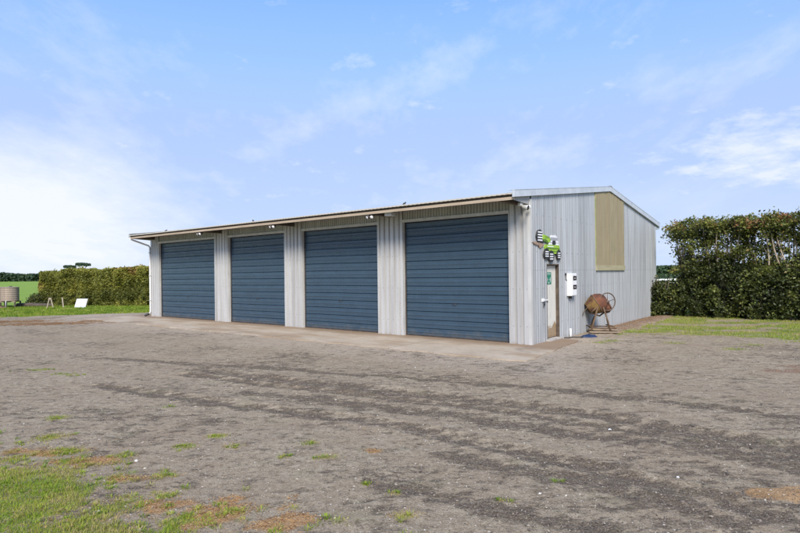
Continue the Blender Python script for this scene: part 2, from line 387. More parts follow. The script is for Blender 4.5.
def m_ground():
    t = NT('gravel_and_turf'); p = t.pos(); at = t.n('ShaderNodeVertexColor'); at.layer_name = 'mask'
    sp = t.n('ShaderNodeSeparateColor'); t.l(at.outputs[0], sp.inputs[0]); G, D, O = sp.outputs[0], sp.outputs[1], sp.outputs[2]; Pl = at.outputs['Alpha']
    n1 = t.noise(p, 3, 6, .7); n2 = t.noise(p, 22, 5, .7); n3 = t.noise(p, 90, 3, .7)
    vo = t.n('ShaderNodeTexVoronoi'); vo.inputs['Scale'].default_value = 75; t.l(p, vo.inputs['Vector'])
    vo2 = t.n('ShaderNodeTexVoronoi'); vo2.inputs['Scale'].default_value = 28; t.l(p, vo2.inputs['Vector'])
    # dusty crust
    n2c = t.noise(p, 13, 8, .8)
    c = t.ramp(n2c, [(.36, (.155, .118, .074)), (.46, (.315, .255, .172)), (.60, (.45, .372, .262))])
    c = t.mix(t.ramp(n1, [(.38, 0.), (.66, .6)]), c, (.27, .20, .13))
    c = t.mix(t.ramp(n3, [(.56, 0.), (.66, .7)]), c, (.50, .425, .32))
    c = t.mix(t.ramp(n3, [(.34, .8), (.45, 0.)]), c, (.09, .066, .045))
    big = t.noise(p, .6, 4, .6); c = t.mix(t.ramp(big, [(.45, 0.), (.65, .5)]), c, (.30, .225, .15))
    c = t.mix(t.math('MULTIPLY', Pl, .6), c, (.45, .37, .29))
    # loose dark chips where the crust is broken
    dk = t.ramp(vo.outputs['Color'], [(.1, (.060, .043, .029)), (.55, (.130, .095, .066)), (.95, (.28, .22, .155))])
    dk = t.mix(t.ramp(n3, [(.38, .6), (.55, 0.)]), dk, (.05, .038, .03))
    n0 = t.noise(p, 5.5, 12, .80, (.75, 1.4, 1))
    dm = t.math('ADD', t.math('MULTIPLY', D, .165), t.math('ADD', t.math('MULTIPLY', n0, 1.3), t.math('MULTIPLY', n3, .30)))
    dm2 = t.ramp(dm, [(.955, 0.), (1.04, .88)])
    dm2 = t.ramp(t.math('SUBTRACT', dm, .2), [(.665, 0.), (.755, .85)])
    c = t.mix(dm2, c, dk)
    # scattered bits everywhere
    bits = t.ramp(vo2.outputs['Distance'], [(.08, .8), (.20, 0.)]); bsel = t.n('ShaderNodeSeparateColor'); t.l(vo2.outputs['Color'], bsel.inputs[0])
    c = t.mix(t.math('MULTIPLY', bits, t.math('GREATER_THAN', bsel.outputs[0], .45)), c, t.ramp(bsel.outputs[1], [(.2, (.06, .046, .034)), (.6, (.2, .17, .13)), (.95, (.6, .56, .5))]))
    # green tinge / moss
    mo = t.ramp(t.noise(p, 1.7, 5, .65), [(.56, 0.), (.72, .30)]); c = t.mix(mo, c, (.20, .20, .10))
    # dead grass, bark litter
    dd = t.ramp(t.math('ADD', t.math('MULTIPLY', O, .75), t.math('MULTIPLY', n2, .5)), [(.56, 0.), (.86, .8)])
    dist = t.n('ShaderNodeVectorMath', operation='LENGTH'); t.l(p, dist.inputs[0])
    deadc = t.mix(t.ramp(t.math('MULTIPLY', dist.outputs['Value'], .05), [(.35, 0.), (.45, 1.)]),
                  t.ramp(n3, [(.3, (.20, .11, .05)), (.7, (.60, .36, .16))]), t.ramp(n2, [(.35, (.12, .07, .045)), (.65, (.36, .25, .17))]))
    c = t.mix(dd, c, deadc)
    # turf
    gn = t.noise(p, 40, 4, .7); gl = t.noise(p, .35, 4, .6, (1, 4, 1))
    gc = t.ramp(gn, [(.25, (.08, .10, .015)), (.5, (.19, .26, .025)), (.75, (.31, .38, .045))])
    gc = t.mix(t.ramp(t.noise(p, 5, 6, .75), [(.44, 0.), (.58, .9)]), gc, (.24, .185, .10))
    farc = t.mix(t.ramp(gl, [(.4, 0.), (.62, 1.)]), (.155, .27, .025), (.215, .32, .04))
    gc = t.mix(t.ramp(t.math('MULTIPLY', dist.outputs['Value'], .01), [(.22, 0.), (.42, 1.)]), gc, farc)
    gf = t.ramp(t.math('ADD', t.math('MULTIPLY', G, .8), t.math('MULTIPLY', t.math('ADD', gn, n2), .25)), [(.60, 0.), (.86, .92)])
    c = t.mix(gf, c, gc)
    t.col(c); t.b.inputs['Roughness'].default_value = .95; t.b.inputs['Specular IOR Level'].default_value = .2
    h = t.math('ADD', t.math('MULTIPLY', vo.outputs['Distance'], t.math('ADD', t.math('MULTIPLY', dm2, -.9), -.25)), t.math('MULTIPLY', n2, .9))
    h = t.math('ADD', h, t.math('ADD', t.math('MULTIPLY', n3, .4), t.math('MULTIPLY', n2c, 1.6))); t.bump(h, .8, .016)
    return t.m
ground = np_mesh('ground', np.stack([gx, gy, gz], -1).reshape(-1, 3), F, m_ground(), smooth=True, cols=cols)
tag(ground, kind='structure')

# hills on the horizon
def hill_strip():
    V = []; X = np.linspace(-1800, 1800, 120); prof = 6 + 9 * fbm(X, X * 0, .004, 4, 5) + 8 * np.exp(-((X + 900) / 260) ** 2)
    for k, (dy, kz) in enumerate(((0, 0), (120, 1), (500, .7))):
        V.append(np.stack([X, np.full_like(X, 1500 + dy) , prof * kz - (2 if k == 0 else 0)], -1))
    V = np.concatenate(V); n = 120; i = np.arange(n - 1)
    Fh = np.concatenate([np.stack([i + k * n, i + 1 + k * n, i + 1 + (k + 1) * n, i + (k + 1) * n], -1) for k in range(2)])
    o = np_mesh('hills', V, Fh, simple('hill_pasture', (.10, .16, .07), (.17, .24, .09), .01, .95), smooth=True); tag(o, kind='structure')
hill_strip()

# ------------------------------------------------------------------ concrete apron
def m_apron():
    t = NT('stained_concrete'); v = t.obj(); a = t.noise(v, 1.1, 6, .65); b = t.noise(v, 14, 4, .7); s = t.noise(v, .8, 5, .6, (.5, 1.6, 1))
    c = t.ramp(a, [(.3, (.36, .285, .20)), (.7, (.50, .415, .31))])
    c = t.mix(t.ramp(s, [(.47, 0.), (.60, .75)]), c, (.30, .205, .12))
    c = t.mix(t.ramp(t.noise(v, .55, 5, .65), [(.56, 0.), (.68, .75)]), c, (.15, .115, .085))
    c = t.mix(t.ramp(b, [(.45, 0.), (.75, .3)]), c, (.2, .18, .15))
    sp = t.n('ShaderNodeSeparateXYZ'); t.l(v, sp.inputs[0])     # rust and mud line at the foot of the doors
    y = t.math('ADD', sp.outputs[1], t.math('MULTIPLY', t.noise(v, 2.5, 4, .6), .5))
    c = t.mix(t.ramp(t.math('ADD', y, .5), [(-.4, 0.), (.55, .85)]), c, (.22, .145, .085))
    # joints
    j = t.math('LESS_THAN', t.math('ABSOLUTE', t.math('SUBTRACT', t.math('FRACT', t.math('DIVIDE', t.math('ADD', sp.outputs[0], .4), 4.25)), .5)), .0025)
    c = t.mix(t.math('MULTIPLY', j, .8), c, (.07, .06, .05))
    t.col(c); t.b.inputs['Roughness'].default_value = .85; t.bump(b, .25, .004); return t.m
ap = MB()
pts = []
for i in range(61): pts.append((-L1 - 1.2 + (L1 + 2.15) * i / 60, -2.35 + .05 * math.sin(i * 1.7) + random.uniform(-.03, .03)))
for i in range(1, 16): k = i / 15; pts.append((.95 - .37 * k + random.uniform(-.05, .05), -2.3 + 3.8 * k))
pts += [(.0, 1.55), (-.3, 1.55), (-.3, .35), (-L1 - .02, .35), (-L1 - 1.2, .9)]
ap.prism(pts, 'z', -.18, .020)
apron = ap.build('concrete_apron', m_apron()); apron.location = (AX, AY, 0); apron.rotation_euler = (0, 0, RZ); tag(apron, kind='structure')

# ------------------------------------------------------------------ shed
shed = thing('farm_shed', 'long gable roofed corrugated iron shed with four blue roller doors facing the gravel yard', 'shed', (AX, AY, 0), RZ)
HW, HR, SL = 3.61, 4.335, .725 / 5.68
def roofz(y): return HW + SL * (y if y < L2 / 2 else L2 - y)
OPEN = [(-3.86, -.56), (-8.09, -4.80), (-12.23, -8.98), (-17.36, -13.13)]; DH = 3.2
def tprof(s, pitch, kind):
    if kind == 'sin': return .026 * abs(math.sin(PI * s / pitch)) ** .6
    q = (s / pitch) % 1.0
    for a, b, va, vb in ((0, .08, 0, .05), (.08, .70, .05, .05), (.70, .78, .05, 0), (.78, 1.01, 0, 0)):
        if a <= q <= b: return va + (vb - va) * (q - a) / (b - a)
    return 0
def prof_samples(a, b, pitch, kind):
    s = []
    if kind == 'sin':
        n = int((b - a) / pitch * 8); s = list(np.linspace(a, b, n + 1))
    else:
        k = math.floor(a / pitch)
        while k * pitch < b:
            for q in (.001, .08, .70, .78):
                x = (k + q) * pitch
                if a < x < b: s.append(x)
            k += 1
        s = [a] + s + [b]
    return s
def sheet(mb, a, b, z0, z1, pitch, kind, place):
    """place(s, off, z) -> point; z0,z1 callables or numbers"""
    S = prof_samples(a, b, pitch, kind); vs = []; fs = []
    for s in S:
        o = tprof(s, pitch, kind)
        lo = z0(s) if callable(z0) else z0; hi = z1(s) if callable(z1) else z1
        vs += [place(s, o, lo), place(s, o, hi)]
    for i in range(len(S) - 1): fs.append((2 * i, 2 * i + 2, 2 * i + 3, 2 * i + 1))
    mb.add(vs, fs)
# front wall cladding (off = towards -y)
fp = lambda s, o, z: (s, -o, z)
w = MB(); prev = 0
edges = []
cols_ = [(-.56, -.03), (-4.80, -3.86), (-8.98, -8.09), (-13.13, -12.23), (-L1 + .03, -17.36)]
for a, b in cols_: sheet(w, a + .0, b - .0, .015, 3.52, .18, 'trap', fp)
for a, b in OPEN: sheet(w, a, b, DH + .075, 3.52, .09, 'trap', lambda s, o, z: (s, -o * .4, z))
w.build('wall', M['front'], shed)
# lintel flashings, jambs
for a, b in OPEN:
    f = MB(); f.box(a - .022, -.052, DH, b + .022, -.004, DH + .075); f.box(a, -.004, DH, b, .12, DH + .02)
    f.box(a - .022, -.052, .012, a, .12, DH); f.box(b, -.052, .012, b + .022, .12, DH)
    f.build('door_surround', M['flash'], shed)
# corner flashings
f = MB(); f.box(-.055, -.054, .012, .028, .0, 3.5); f.box(-.0, 0, .012, .028, .05, 3.5); f.build('corner_flashing', M['flash'], shed)
f = MB(); f.box(-L1 - .02, -.036, .012, -L1 + .05, .05, 3.5); f.build('corner_flashing', M['flash'], shed)
f = MB(); f.box(-.03, L2 - .06, -.03, .026, L2 + .025, 3.55); f.build('corner_flashing', M['barge'], shed)
# side walls
DY0, DY1, DZ0, DZ1 = .84, 1.62, .06, 1.93
sp_ = lambda s, o, z: (o, s, z)
w = MB(); top = lambda s: roofz(s) - .01
sheet(w, .02, DY0, .02, top, .128, 'sin', sp_); sheet(w, DY0, DY1, DZ1, top, .128, 'sin', sp_)
sheet(w, DY1, 5.68, .0, top, .128, 'sin', sp_); sheet(w, 5.68, L2, -.02, top, .128, 'sin', sp_)
w.build('wall', M['galv'], shed)
w = MB(); sheet(w, 0, L2, -.02, top, .204, 'trap', lambda s, o, z: (-L1 - o, s, z)); w.build('wall', M['galv'], shed)
w = MB(); sheet(w, -L1, 0, -.02, 3.6, .204, 'trap', lambda s, o, z: (s, L2 + o, z)); w.build('wall', M['front'], shed)
# boxed end of the front eave
OH = .95
for xx, sg in ((0, 1), (-L1, -1)):
    f = MB(); P = [(-OH + .05, 3.40), (0.0, 3.36), (0.0, HW - .005), (-OH + .05, roofz(-OH + .05) - .005)]
    n = 13
    vs = []; fs = []
    for i in range(n * 2 + 1):
        k = i / (n * 2); y = P[0][0] + (P[1][0] - P[0][0]) * k; lo = 3.40 - .04 * k; hi = roofz(y) - .005
        o = (.008 if i % 2 else -.004) * sg; vs += [(xx + o, y, lo), (xx + o, y, hi)]
    for i in range(n * 2): fs.append((2 * i, 2 * i + 2, 2 * i + 3, 2 * i + 1))
    f.add(vs, fs); f.build('eave_end', M['front'], shed)
# roof sheets
for sgn in (0, 1):
    r = MB(); X = np.arange(-L1 - .09, .09, .0338); vs = []; fs = []
    y0, y1 = (-OH, L2 / 2) if sgn == 0 else (L2 / 2, L2 + .42)
    for x in X:
        o = .004 * math.sin(2 * PI * x / .135)
        for th in (0.052, 0.018): vs += [(x, y0, roofz(y0) + .06 + th + o - .045), (x, y1, roofz(y1) + .06 + th + o - .045)]
    for i in range(len(X) - 1):
        b = i * 4; fs += [(b, b + 4, b + 5, b + 1), (b + 2, b + 3, b + 7, b + 6), (b, b + 2, b + 6, b + 4), (b + 1, b + 5, b + 7, b + 3)]
    r.add(vs, fs); r.build('roof', M['roofrust'], shed)
# fascia, soffit lining, outriggers
f = MB(); zf = roofz(-OH)
f.box(-L1 - .06, -OH + .035, zf - .09, .045, -OH + .06, zf - .022); f.build('fascia', M['fascia'], shed)
f = MB(); f.box(-L1 - .05, -OH + .062, zf - .02, .03, -OH + .09, zf + .04); f.build('purlin', M['darktimber'], shed)
f = MB(); f.prism([(-OH + .06, zf + .035), (0, HW + .03), (0, HW + .045), (-OH + .06, zf + .05)], 'x', -L1 - .03, -.01); f.build('soffit', M['soffit'], shed)
for yy in (-.62, -.3):
    f = MB(); f.box(-L1 - .02, yy - .025, roofz(yy) - .05, -.015, yy + .025, roofz(yy) + .03); f.build('purlin', M['darktimber'], shed)
for x in (-.3, -4.3, -8.5, -12.7, -17.75):
    f = MB(); f.prism([(-OH + .1, zf - .10), (-.035, 3.38), (-.035, HW - .06), (-OH + .1, zf - .02)], 'x', x - .06, x + .06); f.build('outrigger', M['darktimber'], shed)
# barge boards (both gables) and ridge
for xx, sg in ((.0, 1), (-L1, -1)):
    x0, x1 = (xx + .024, xx + .085) if sg > 0 else (xx - .085, xx - .03)
    f = MB()
    for a, b in ((-OH - .02, L2 / 2), (L2 / 2, L2 + .46)):
        P = [(a, roofz(a) - .035), (b, roofz(b) - .035), (b, roofz(b) + .115), (a, roofz(a) + .115)]
        f.prism(P, 'x', x0, x1)
        P2 = [(a, roofz(a) + .117), (b, roofz(b) + .117), (b, roofz(b) + .130), (a, roofz(a) + .130)]
        f.prism(P2, 'x', xx - .10 if sg > 0 else xx - .09, x1 + .006 if sg > 0 else xx + .10)
    f.build('barge_board', M['barge'], shed)
f = MB(); f.prism([(L2 / 2 - .16, roofz(L2 / 2 - .16) + .135), (L2 / 2, HR + .150), (L2 / 2 + .16, roofz(L2 / 2 + .16) + .135), (L2 / 2, HR + .135)], 'x', -L1 - .10, .10); f.build('ridge_cap', M['barge'], shed)
f = MB(); zb = roofz(L2 + .42)
f.prism([(L2 + .36, zb - .02), (L2 + .36, zb - .13), (L2 + .47, zb - .13), (L2 + .47, zb + .01), (L2 + .46, zb + .01), (L2 + .46, zb - .12), (L2 + .37, zb - .12), (L2 + .37, zb - .02)], 'x', -L1 - .05, .05)
f.box(-.02, L2 + .03, zb - .14, .02, L2 + .36, zb + .01); f.build('gutter', M['barge'], shed)
# roller doors
def slat_profile():
    P = []; pitch = .232; z = .02
    while z < DH + .05:
        for q, o in ((0, .006), (.04, .034), (.10, .034), (.15, .020), (.40, .022), (.48, .029), (.56, .029), (.62, .022), (.9, .022), (.96, .010)): P.append((z + q * pitch, o))
        z += pitch
    return [p for p in P if p[0] < DH + .03]
SP = slat_profile()
for a, b in OPEN:
    d = MB(); vs = []; fs = []; X = np.linspace(a + .02, b - .02, 9)
    for z, o in SP:
        for x in X: vs.append((x, .10 - o + .004 * math.sin(x * 5 + z * 1.7), z + .004 * math.sin(x * 1.3 + a)))
    n = len(X)
    for i in range(len(SP) - 1):
        for k in range(n - 1): fs.append((i * n + k, i * n + k + 1, (i + 1) * n + k + 1, (i + 1) * n + k))
    d.add(vs, fs); dd = d.build('roller_door', M['door'], shed)
    q = MB(); q.box(a + .04, .055, .014, b - .04, .10, .055); q.build('bottom_rail', M['steel'], dd)
    for g0, g1 in ((a + .003, a + .035), (b - .035, b - .003)): q = MB(); q.box(g0, .05, .013, g1, .12, DH - .002); q.build('guide_rail', M['steel'], dd)
    q = MB(); xm = (a + b) / 2
    q.tube([(xm - .06, .08, .935), (xm - .06, .035, .935), (xm + .06, .035, .935), (xm + .06, .08, .935)], .007, 6); q.build('handle', M['steel'], dd)
# side door
f = MB(); f.box(-.10, DY0 - .0, DZ0, .024, DY0 + .03, DZ1); f.box(-.10, DY1 - .03, DZ0, .024, DY1, DZ1); f.box(-.10, DY0, DZ1, .026, DY1, DZ1 + .03)
f.build('door_frame', simple('brown_door_frame', (.06, .045, .035), (.12, .09, .065), 8, .8), shed)
d = MB(); d.bevbox(-.10, DY0 + .032, DZ0 + .02, -.06, DY1 - .032, DZ1 - .01, .004)
d.box(-.06, DY0 + .06, DZ0 + .06, -.053, DY1 - .06, DZ0 + .10)
pd = d.build('door', M['pdoor'], shed)
sgn = MB(); sgn.bevbox(-.0585, .98, 1.44, -.052, 1.30, 1.75, .002); so = sgn.build('sign', M['green_sign'], pd)
mk = MB()
for z, a, b in ((1.715, 1.0, 1.28), (1.685, 1.02, 1.26)): mk.box(-.052, a, z, -.0505, b, z + .016)
mk.box(-.052, 1.02, 1.49, -.0505, 1.06, 1.62); mk.box(-.052, 1.22, 1.49, -.0505, 1.26, 1.62); mk.box(-.052, 1.06, 1.54, -.0505, 1.10, 1.58); mk.box(-.052, 1.18, 1.54, -.0505, 1.22, 1.58); mk.box(-.052, 1.10, 1.46, -.0505, 1.18, 1.50)
mk.build('lettering', simple('faded_sign_white', (.30, .42, .36), (.4, .5, .44), 9, .5), so)
q = MB(); q.tube([(-.06, DY0 + .09, 1.0), (-.02, DY0 + .09, 1.0)], .014, 8); q.lathe([(.0, .0), (.024, .0), (.03, .015), (.024, .035), (0, .04)], 12, Matrix.Translation((-.03, DY0 + .09, 1.0)) @ Matrix.Rotation(PI / 2, 4, 'Y')); q.build('handle', M['steel'], pd)
f = MB(); f.bevbox(-.14, DY0 - .05, -.03, .12, DY1 + .06, DZ0, .008); f.build('door_step', M['concrete_step'], shed)
f = MB(); f.box(-.6, DY0 - .3, .0, -.12, DY1 + .3, 2.3); f.build('door_backing', M['black'], shed)
q = MB(); q.bevbox(.018, .52, 1.02, .05, .66, 1.10, .006); q.box(.05, .62, 1.05, .06, .84, 1.07)
pl = q.build('latch', M['white'], shed)
q = MB(); q.tube([(.055, .60, 1.03), (.062, .60, .97), (.062, .64, .97), (.055, .64, 1.03)], .008, 6); q.bevbox(.045, .59, .92, .07, .65, .975, .004); q.build('padlock', M['black'], pl)
# timber panel
f = MB(); y = 4.42; rr = random.Random(3); YB0, YB1 = 4.42, 7.16
while y < YB1 - .02:
    y1 = min(y + .147, YB1); d = rr.uniform(.0, .007)
    f.prism([(y + .006, 1.93), (y1 - .008, 1.93), (y1 - .008, roofz(y1) - .045 if y1 < L2 / 2 or y > L2 / 2 else HR - .05), (y + .006, roofz(y) - .045)], 'x', .026, .044 + d * 2); y += .15
tp = f.build('timber_panel', M['board'], shed)
f = MB(); f.bevbox(.022, YB0 - .02, 1.78, .066, YB1 + .02, 1.94, .004); f.build('bottom_rail', simple('rail_timber', (.40, .36, .22), (.31, .28, .17), 6, .8, 0, (1, .3, 3)), tp)
f = MB(); f.box(.022, YB0 - .03, 1.94, .052, YB0, roofz(YB0) - .045); f.build('edge_batten', simple('mossy_batten', (.20, .24, .08), (.32, .30, .15), 6, .8), tp)
# meter box
f = MB(); f.bevbox(.02, 2.13, 1.10, .15, 2.52, 1.71, .01); mb_ = f.build('meter_box', M['white'], shed)
f = MB(); f.box(.151, 2.17, 1.12, .158, 2.50, 1.69); f.build('box_lid', M['white'], mb_)
for z in (1.525, 1.285):
    f = MB(); f.box(.1585, 2.24, z, .166, 2.47, z + .115); wo = f.build('window', M['glass'], mb_)
    f = MB(); f.box(.1665, 2.30, z + .035, .170, 2.40, z + .07); f.build('meter_dial', M['grey'], wo)
f = MB(); f.bevbox(.02, 2.02, 1.66, .05, 2.08, 1.72, .004); f.tube([(.035, 2.05, 1.66), (.035, 2.05, 1.55), (.035, 2.14, 1.52)], .008, 6); f.build('junction_box', M['steel'], mb_)
f = MB(); f.tube([(.06, 2.3, 1.10), (.06, 2.3, 1.03)], .035, 10); f.build('cable_gland', M['steel'], mb_)
# flood lights under the eave
def flood(x, y, z, n=2, aim=(0, -1)):
    par = MB(); par.bevbox(x - .09, y - .03, z + .06, x + .09, y + .04, z + .14, .01); b = par.build('floodlight', M['steel'], shed)
    for i in range(n):
        dx = (i - (n - 1) / 2) * .2; m = Matrix.Translation((x + dx * .55, y - .04, z + .05)) @ Matrix.Rotation(R(20 * (1 if dx > 0 else -1) if n > 1 else 0), 4, 'Z') @ Matrix.Rotation(R(115), 4, 'X')
        h = MB(); h.lathe([(0, -.05), (.03, -.05), (.036, -.02), (.052, .05), (.055, .09), (.048, .09)], 14, m); hh = h.build('lamp_head', M['steel'], b)
        g = MB(); g.lathe([(.047, .086), (.03, .10), (0, .105)], 14, m); g.build('lens', M['farmwhite'], hh)
flood(-12.8, -.80, 3.30); flood(-8.55, -.80, 3.30); flood(-4.33, -.80, 3.30)
f = MB(); f.bevbox(-3.87, -.82, 3.32, -3.63, -.62, 3.42, .012); f.build('floodlight', M['flash'], shed)
# corner light with sensor
f = MB(); f.bevbox(-.10, -.46, 3.30, -.02, -.34, 3.38, .008); f.tube([(-.05, -.4, 3.33), (.03, -.40, 3.28)], .014, 6)
cb = f.build('floodlight', M['flash'], shed)
m = Matrix.Translation((.05, -.38, 3.27)) @ Matrix.Rotation(R(105), 4, 'Y')
h = MB(); h.lathe([(0, -.07), (.04, -.07), (.045, -.02), (.062, .05), (.064, .08), (.055, .08)], 14, m); hh = h.build('lamp_head', M['flash'], cb)
g = MB(); g.lathe([(.055, .075), (.03, .085), (0, .088)], 14, m); g.build('lens', M['black'], hh)
h = MB(); h.lathe([(0, -.05), (.035, -.04), (.05, 0), (.035, .04), (0, .05)], 12, Matrix.Translation((.06, -.2, 3.29))); h.build('sensor', M['farmwhite'], cb)
# downpipe
f = MB(); f.tube([(-L1 - .05, -OH + .04, 3.44), (-L1 - .04, -OH + .08, 3.37), (-L1 + .0, -.12, 3.12), (-L1 - .0, -.075, 3.04), (-L1 - .0, -.075, .22), (-L1 - .03, -.12, .12)], .036, 10)
dp = f.build('downpipe', M['farmwhite'], shed)
f = MB(); f.tube([(-L1 - .03, -.12, .13), (-L1 - .10, -.30, .05)], .045, 10); f.build('shoe', M['black'], dp)
for z in (.7, 1.8, 2.8):
    f = MB(); f.box(-L1 - .045, -.12, z, -L1 + .045, -.034, z + .03); f.build('bracket', M['flash'], dp)

# birds perched / debris on roof edge
def bird(lx, rz, label):
    x, y = toworld(lx, -OH + .15); o = MB(); m = Matrix.Identity(4)
    z0 = zf + .075
    prof = [(0, -.075), (.014, -.07), (.03, -.045), (.042, -.01), (.040, .02), (.028, .045), (.022, .055), (.026, .07), (.024, .085), (.012, .098), (0, .102)]
    mm = Matrix.Translation((0, 0, .065)) @ Matrix.Rotation(R(55), 4, 'Y')
    o.lathe(prof, 12, mm)
    o.prism([(-.016, -.004), (.016, -.004), (.020, .004), (-.020, .004)], 'x', -.15, -.05)
    o.add([(.085, .006, .125), (.085, -.006, .125), (.085, 0, .133), (.112, 0, .122)], [(0, 1, 3), (1, 2, 3), (2, 0, 3), (0, 2, 1)])
    o.tube([(.0, .012, .035), (.004, .012, 0)], .003, 5); o.tube([(.0, -.012, .035), (.004, -.012, 0)], .003, 5)
    b = o.build('bird', simple('dark_feathers', (.02, .02, .022), (.05, .045, .04), 30, .6)); b.scale = (.75, .75, .75); b.location = (x, y, z0 - .02); b.rotation_euler = (0, 0, rz)
    tag(b, label, 'bird', 'small dark birds along the shed roof edge')
bird(-15.35, .5, 'leftmost small dark bird perched on the front roof edge above the far left roller door')
bird(-9.65, 2.2, 'small dark bird on the front roof edge above the second roller door')
bird(-3.2, -.6, 'small dark bird on the front roof edge above the nearest roller door')

# ------------------------------------------------------------------ wall art: a toy-like green excavator silhouette
art = thing('wall_art', 'striped lime green and black digger cutout sign hung above the side door', 'sign', (*toworld(.03, 1.0), 2.1), RZ)
# local axes: x out of wall, y along wall (away), z up; origin (y=1.0, z=2.1)
def plate(name, poly, mat, x0, x1, par=art):
    f = MB(); f.prism([(a - 1.0, b - 2.1) for a, b in poly], 'x', x0 * .6, x1 * .6); return f.build(name, mat, par)
def strips(poly_y0, poly_y1, z0, z1, n, mat, name, par, x0, x1, gap=.5, lean=0):
    f = MB(); h = (z1 - z0) / n
    for i in range(n):
        z = z0 + i * h; s = lean * (i / n)
        f.prism([(poly_y0 + s - 1.0, z - 2.1), (poly_y1 + s - 1.0, z - 2.1), (poly_y1 + s - .99, z + h * gap - 2.1), (poly_y0 + s - .99, z + h * gap - 2.1)], 'x', x0 * .6, x1 * .6)
    return f.build(name, mat, par)
bk = plate('bucket', [(.27, 2.50), (.62, 2.46), (.66, 2.53), (.56, 2.60), (.58, 2.74), (.44, 2.80), (.28, 2.76), (.22, 2.64)], M['black'], .0, .03)
strips(.30, .55, 2.52, 2.78, 4, M['farmwhite'], 'stripe', bk, .031, .04, .48)
plate('fork', [(-.0, 2.47), (.08, 2.49), (.62, 2.45), (.64, 2.41), (.5, 2.36), (.40, 2.34), (.36, 2.40), (.12, 2.43)], M['brown'], .0, .034)
ar = plate('arm', [(.56, 2.57), (.62, 2.68), (.78, 2.67), (1.04, 2.60), (1.04, 2.52), (.92, 2.49), (.80, 2.56), (.70, 2.54)], M['lime'], .005, .04)
plate('arm_joint', [(.60, 2.56), (.72, 2.58), (.92, 2.49), (.88, 2.46), (.74, 2.51), (.62, 2.52)], M['darkgreen'], .0, .045, ar)
cb_ = plate('cab', [(.95, 2.40), (.98, 2.58), (1.10, 2.68), (1.36, 2.70), (1.52, 2.62), (1.56, 2.42)], M['farmwhite'], .0, .036)
strips(.98, 1.53, 2.43, 2.68, 4, M['grey'], 'cab_stripe', cb_, .0365, .040, .28)
plate('cab_window', [(1.13, 2.46), (1.16, 2.55), (1.34, 2.56), (1.37, 2.47), (1.25, 2.43)], M['black'], .037, .042, cb_)
plate('cab_bar', [(1.02, 2.58), (1.05, 2.62), (1.50, 2.62), (1.50, 2.585)], M['grey'], .037, .046, cb_)
bd = plate('body', [(.68, 2.38), (.72, 2.44), (1.58, 2.44), (1.62, 2.34), (1.60, 2.26), (1.52, 2.22), (.86, 2.22), (.78, 2.28), (.70, 2.30)], M['lime'], .002, .044)
plate('body_line', [(.76, 2.335), (1.60, 2.335), (1.60, 2.365), (.76, 2.365)], M['darkgreen'], .045, .050, bd)
strips(.84, 1.2, 2.385, 2.425, 1, M['farmwhite'], 'body_stripe', bd, .045, .050, .6); strips(.62 + .1, .96, 2.60, 2.66, 2, M['darkgreen'], 'arm_stripe', ar, .041, .046, .4)
plate('body_line', [(.80, 2.265), (1.58, 2.265), (1.56, 2.285), (.80, 2.285)], M['darkgreen'], .045, .050, bd)
for cy, cz, rx, rz_ in ((.76, 2.21, .17, .135), (1.04, 2.15, .17, .15), (1.52, 2.19, .14, .135)):
    wl = plate('wheel', [(cy + rx * math.cos(2 * PI * i / 20), cz + rz_ * math.sin(2 * PI * i / 20)) for i in range(20)], M['black'], .046, .075)
    strips(cy - rx * .55, cy + rx * .55, cz - rz_ * .55, cz + rz_ * .65, 3, M['farmwhite'], 'tyre_stripe', wl, .076, .082, .5)

# ------------------------------------------------------------------ concrete mixer
mx, my = toworld(.38, 3.63)
mix = thing('concrete_mixer', 'old rusty concrete mixer with hand wheel standing by the shed side wall', 'concrete mixer', (mx, my, float(zground(mx, my))), 0)
# local: x along picture width, y away
AXZ = .78
def tilt(ax_ang, t=(0, 0, 0)): return Matrix.Translation(t) @ Matrix.Rotation(ax_ang, 4, 'Y')
md = Matrix.Translation((-.05, 0, AXZ + .03)) @ Matrix.Rotation(R(-10), 4, 'Z') @ Matrix.Rotation(R(-120), 4, 'Y') @ Matrix.Scale(.88, 4)
d = MB(); d.lathe([(0, -.30), (.13, -.30), (.24, -.22), (.315, -.08), (.325, .02)], 28, md)
dr = d.build('drum', M['rust'], mix)
d = MB(); d.lathe([(.327, .02), (.33, .05), (.30, .14), (.20, .34), (.175, .37), (.165, .37), (.185, .34), (.28, .13)], 28, md); d.build('drum_mouth', M['rustyellow'], dr)
d = MB(); d.torus(.33, .016, md @ Matrix.Translation((0, 0, .035)), 36, 6); d.build('ring_gear', M['rustbar'], dr)
# hand wheel
mw = Matrix.Translation((.17, -.16, AXZ + .08)) @ Matrix.Rotation(R(14), 4, 'Z') @ Matrix.Rotation(R(90), 4, 'X')
wheel = MB(); wheel.torus(.25, .017, mw, 36, 8); hw = wheel.build('hand_wheel', M['iron'], mix)
s = MB()
for k in range(5):
    a = 2 * PI * k / 5 + .3; s.tube([mw @ Vector((.03 * math.cos(a), .03 * math.sin(a), 0)), mw @ Vector((.24 * math.cos(a), .24 * math.sin(a), 0))], .010, 6)
s.build('spoke', M['iron'], hw)
s = MB(); s.lathe([(0, -.04), (.045, -.04), (.045, .04), (0, .04)], 12, mw); s.tube([mw @ Vector((0, 0, -.03)), (.05, .02, AXZ)], .018, 8); s.build('hub', M['iron'], hw)
# gearbox cover
g = MB(); g.lathe([(0, -.14), (.10, -.13), (.16, -.07), (.17, .02), (.12, .11), (0, .13)], 20, Matrix.Translation((.20, .02, AXZ - .09)) @ Matrix.Rotation(R(70), 4, 'Y')); g.build('motor_cover', M['rust'], mix)
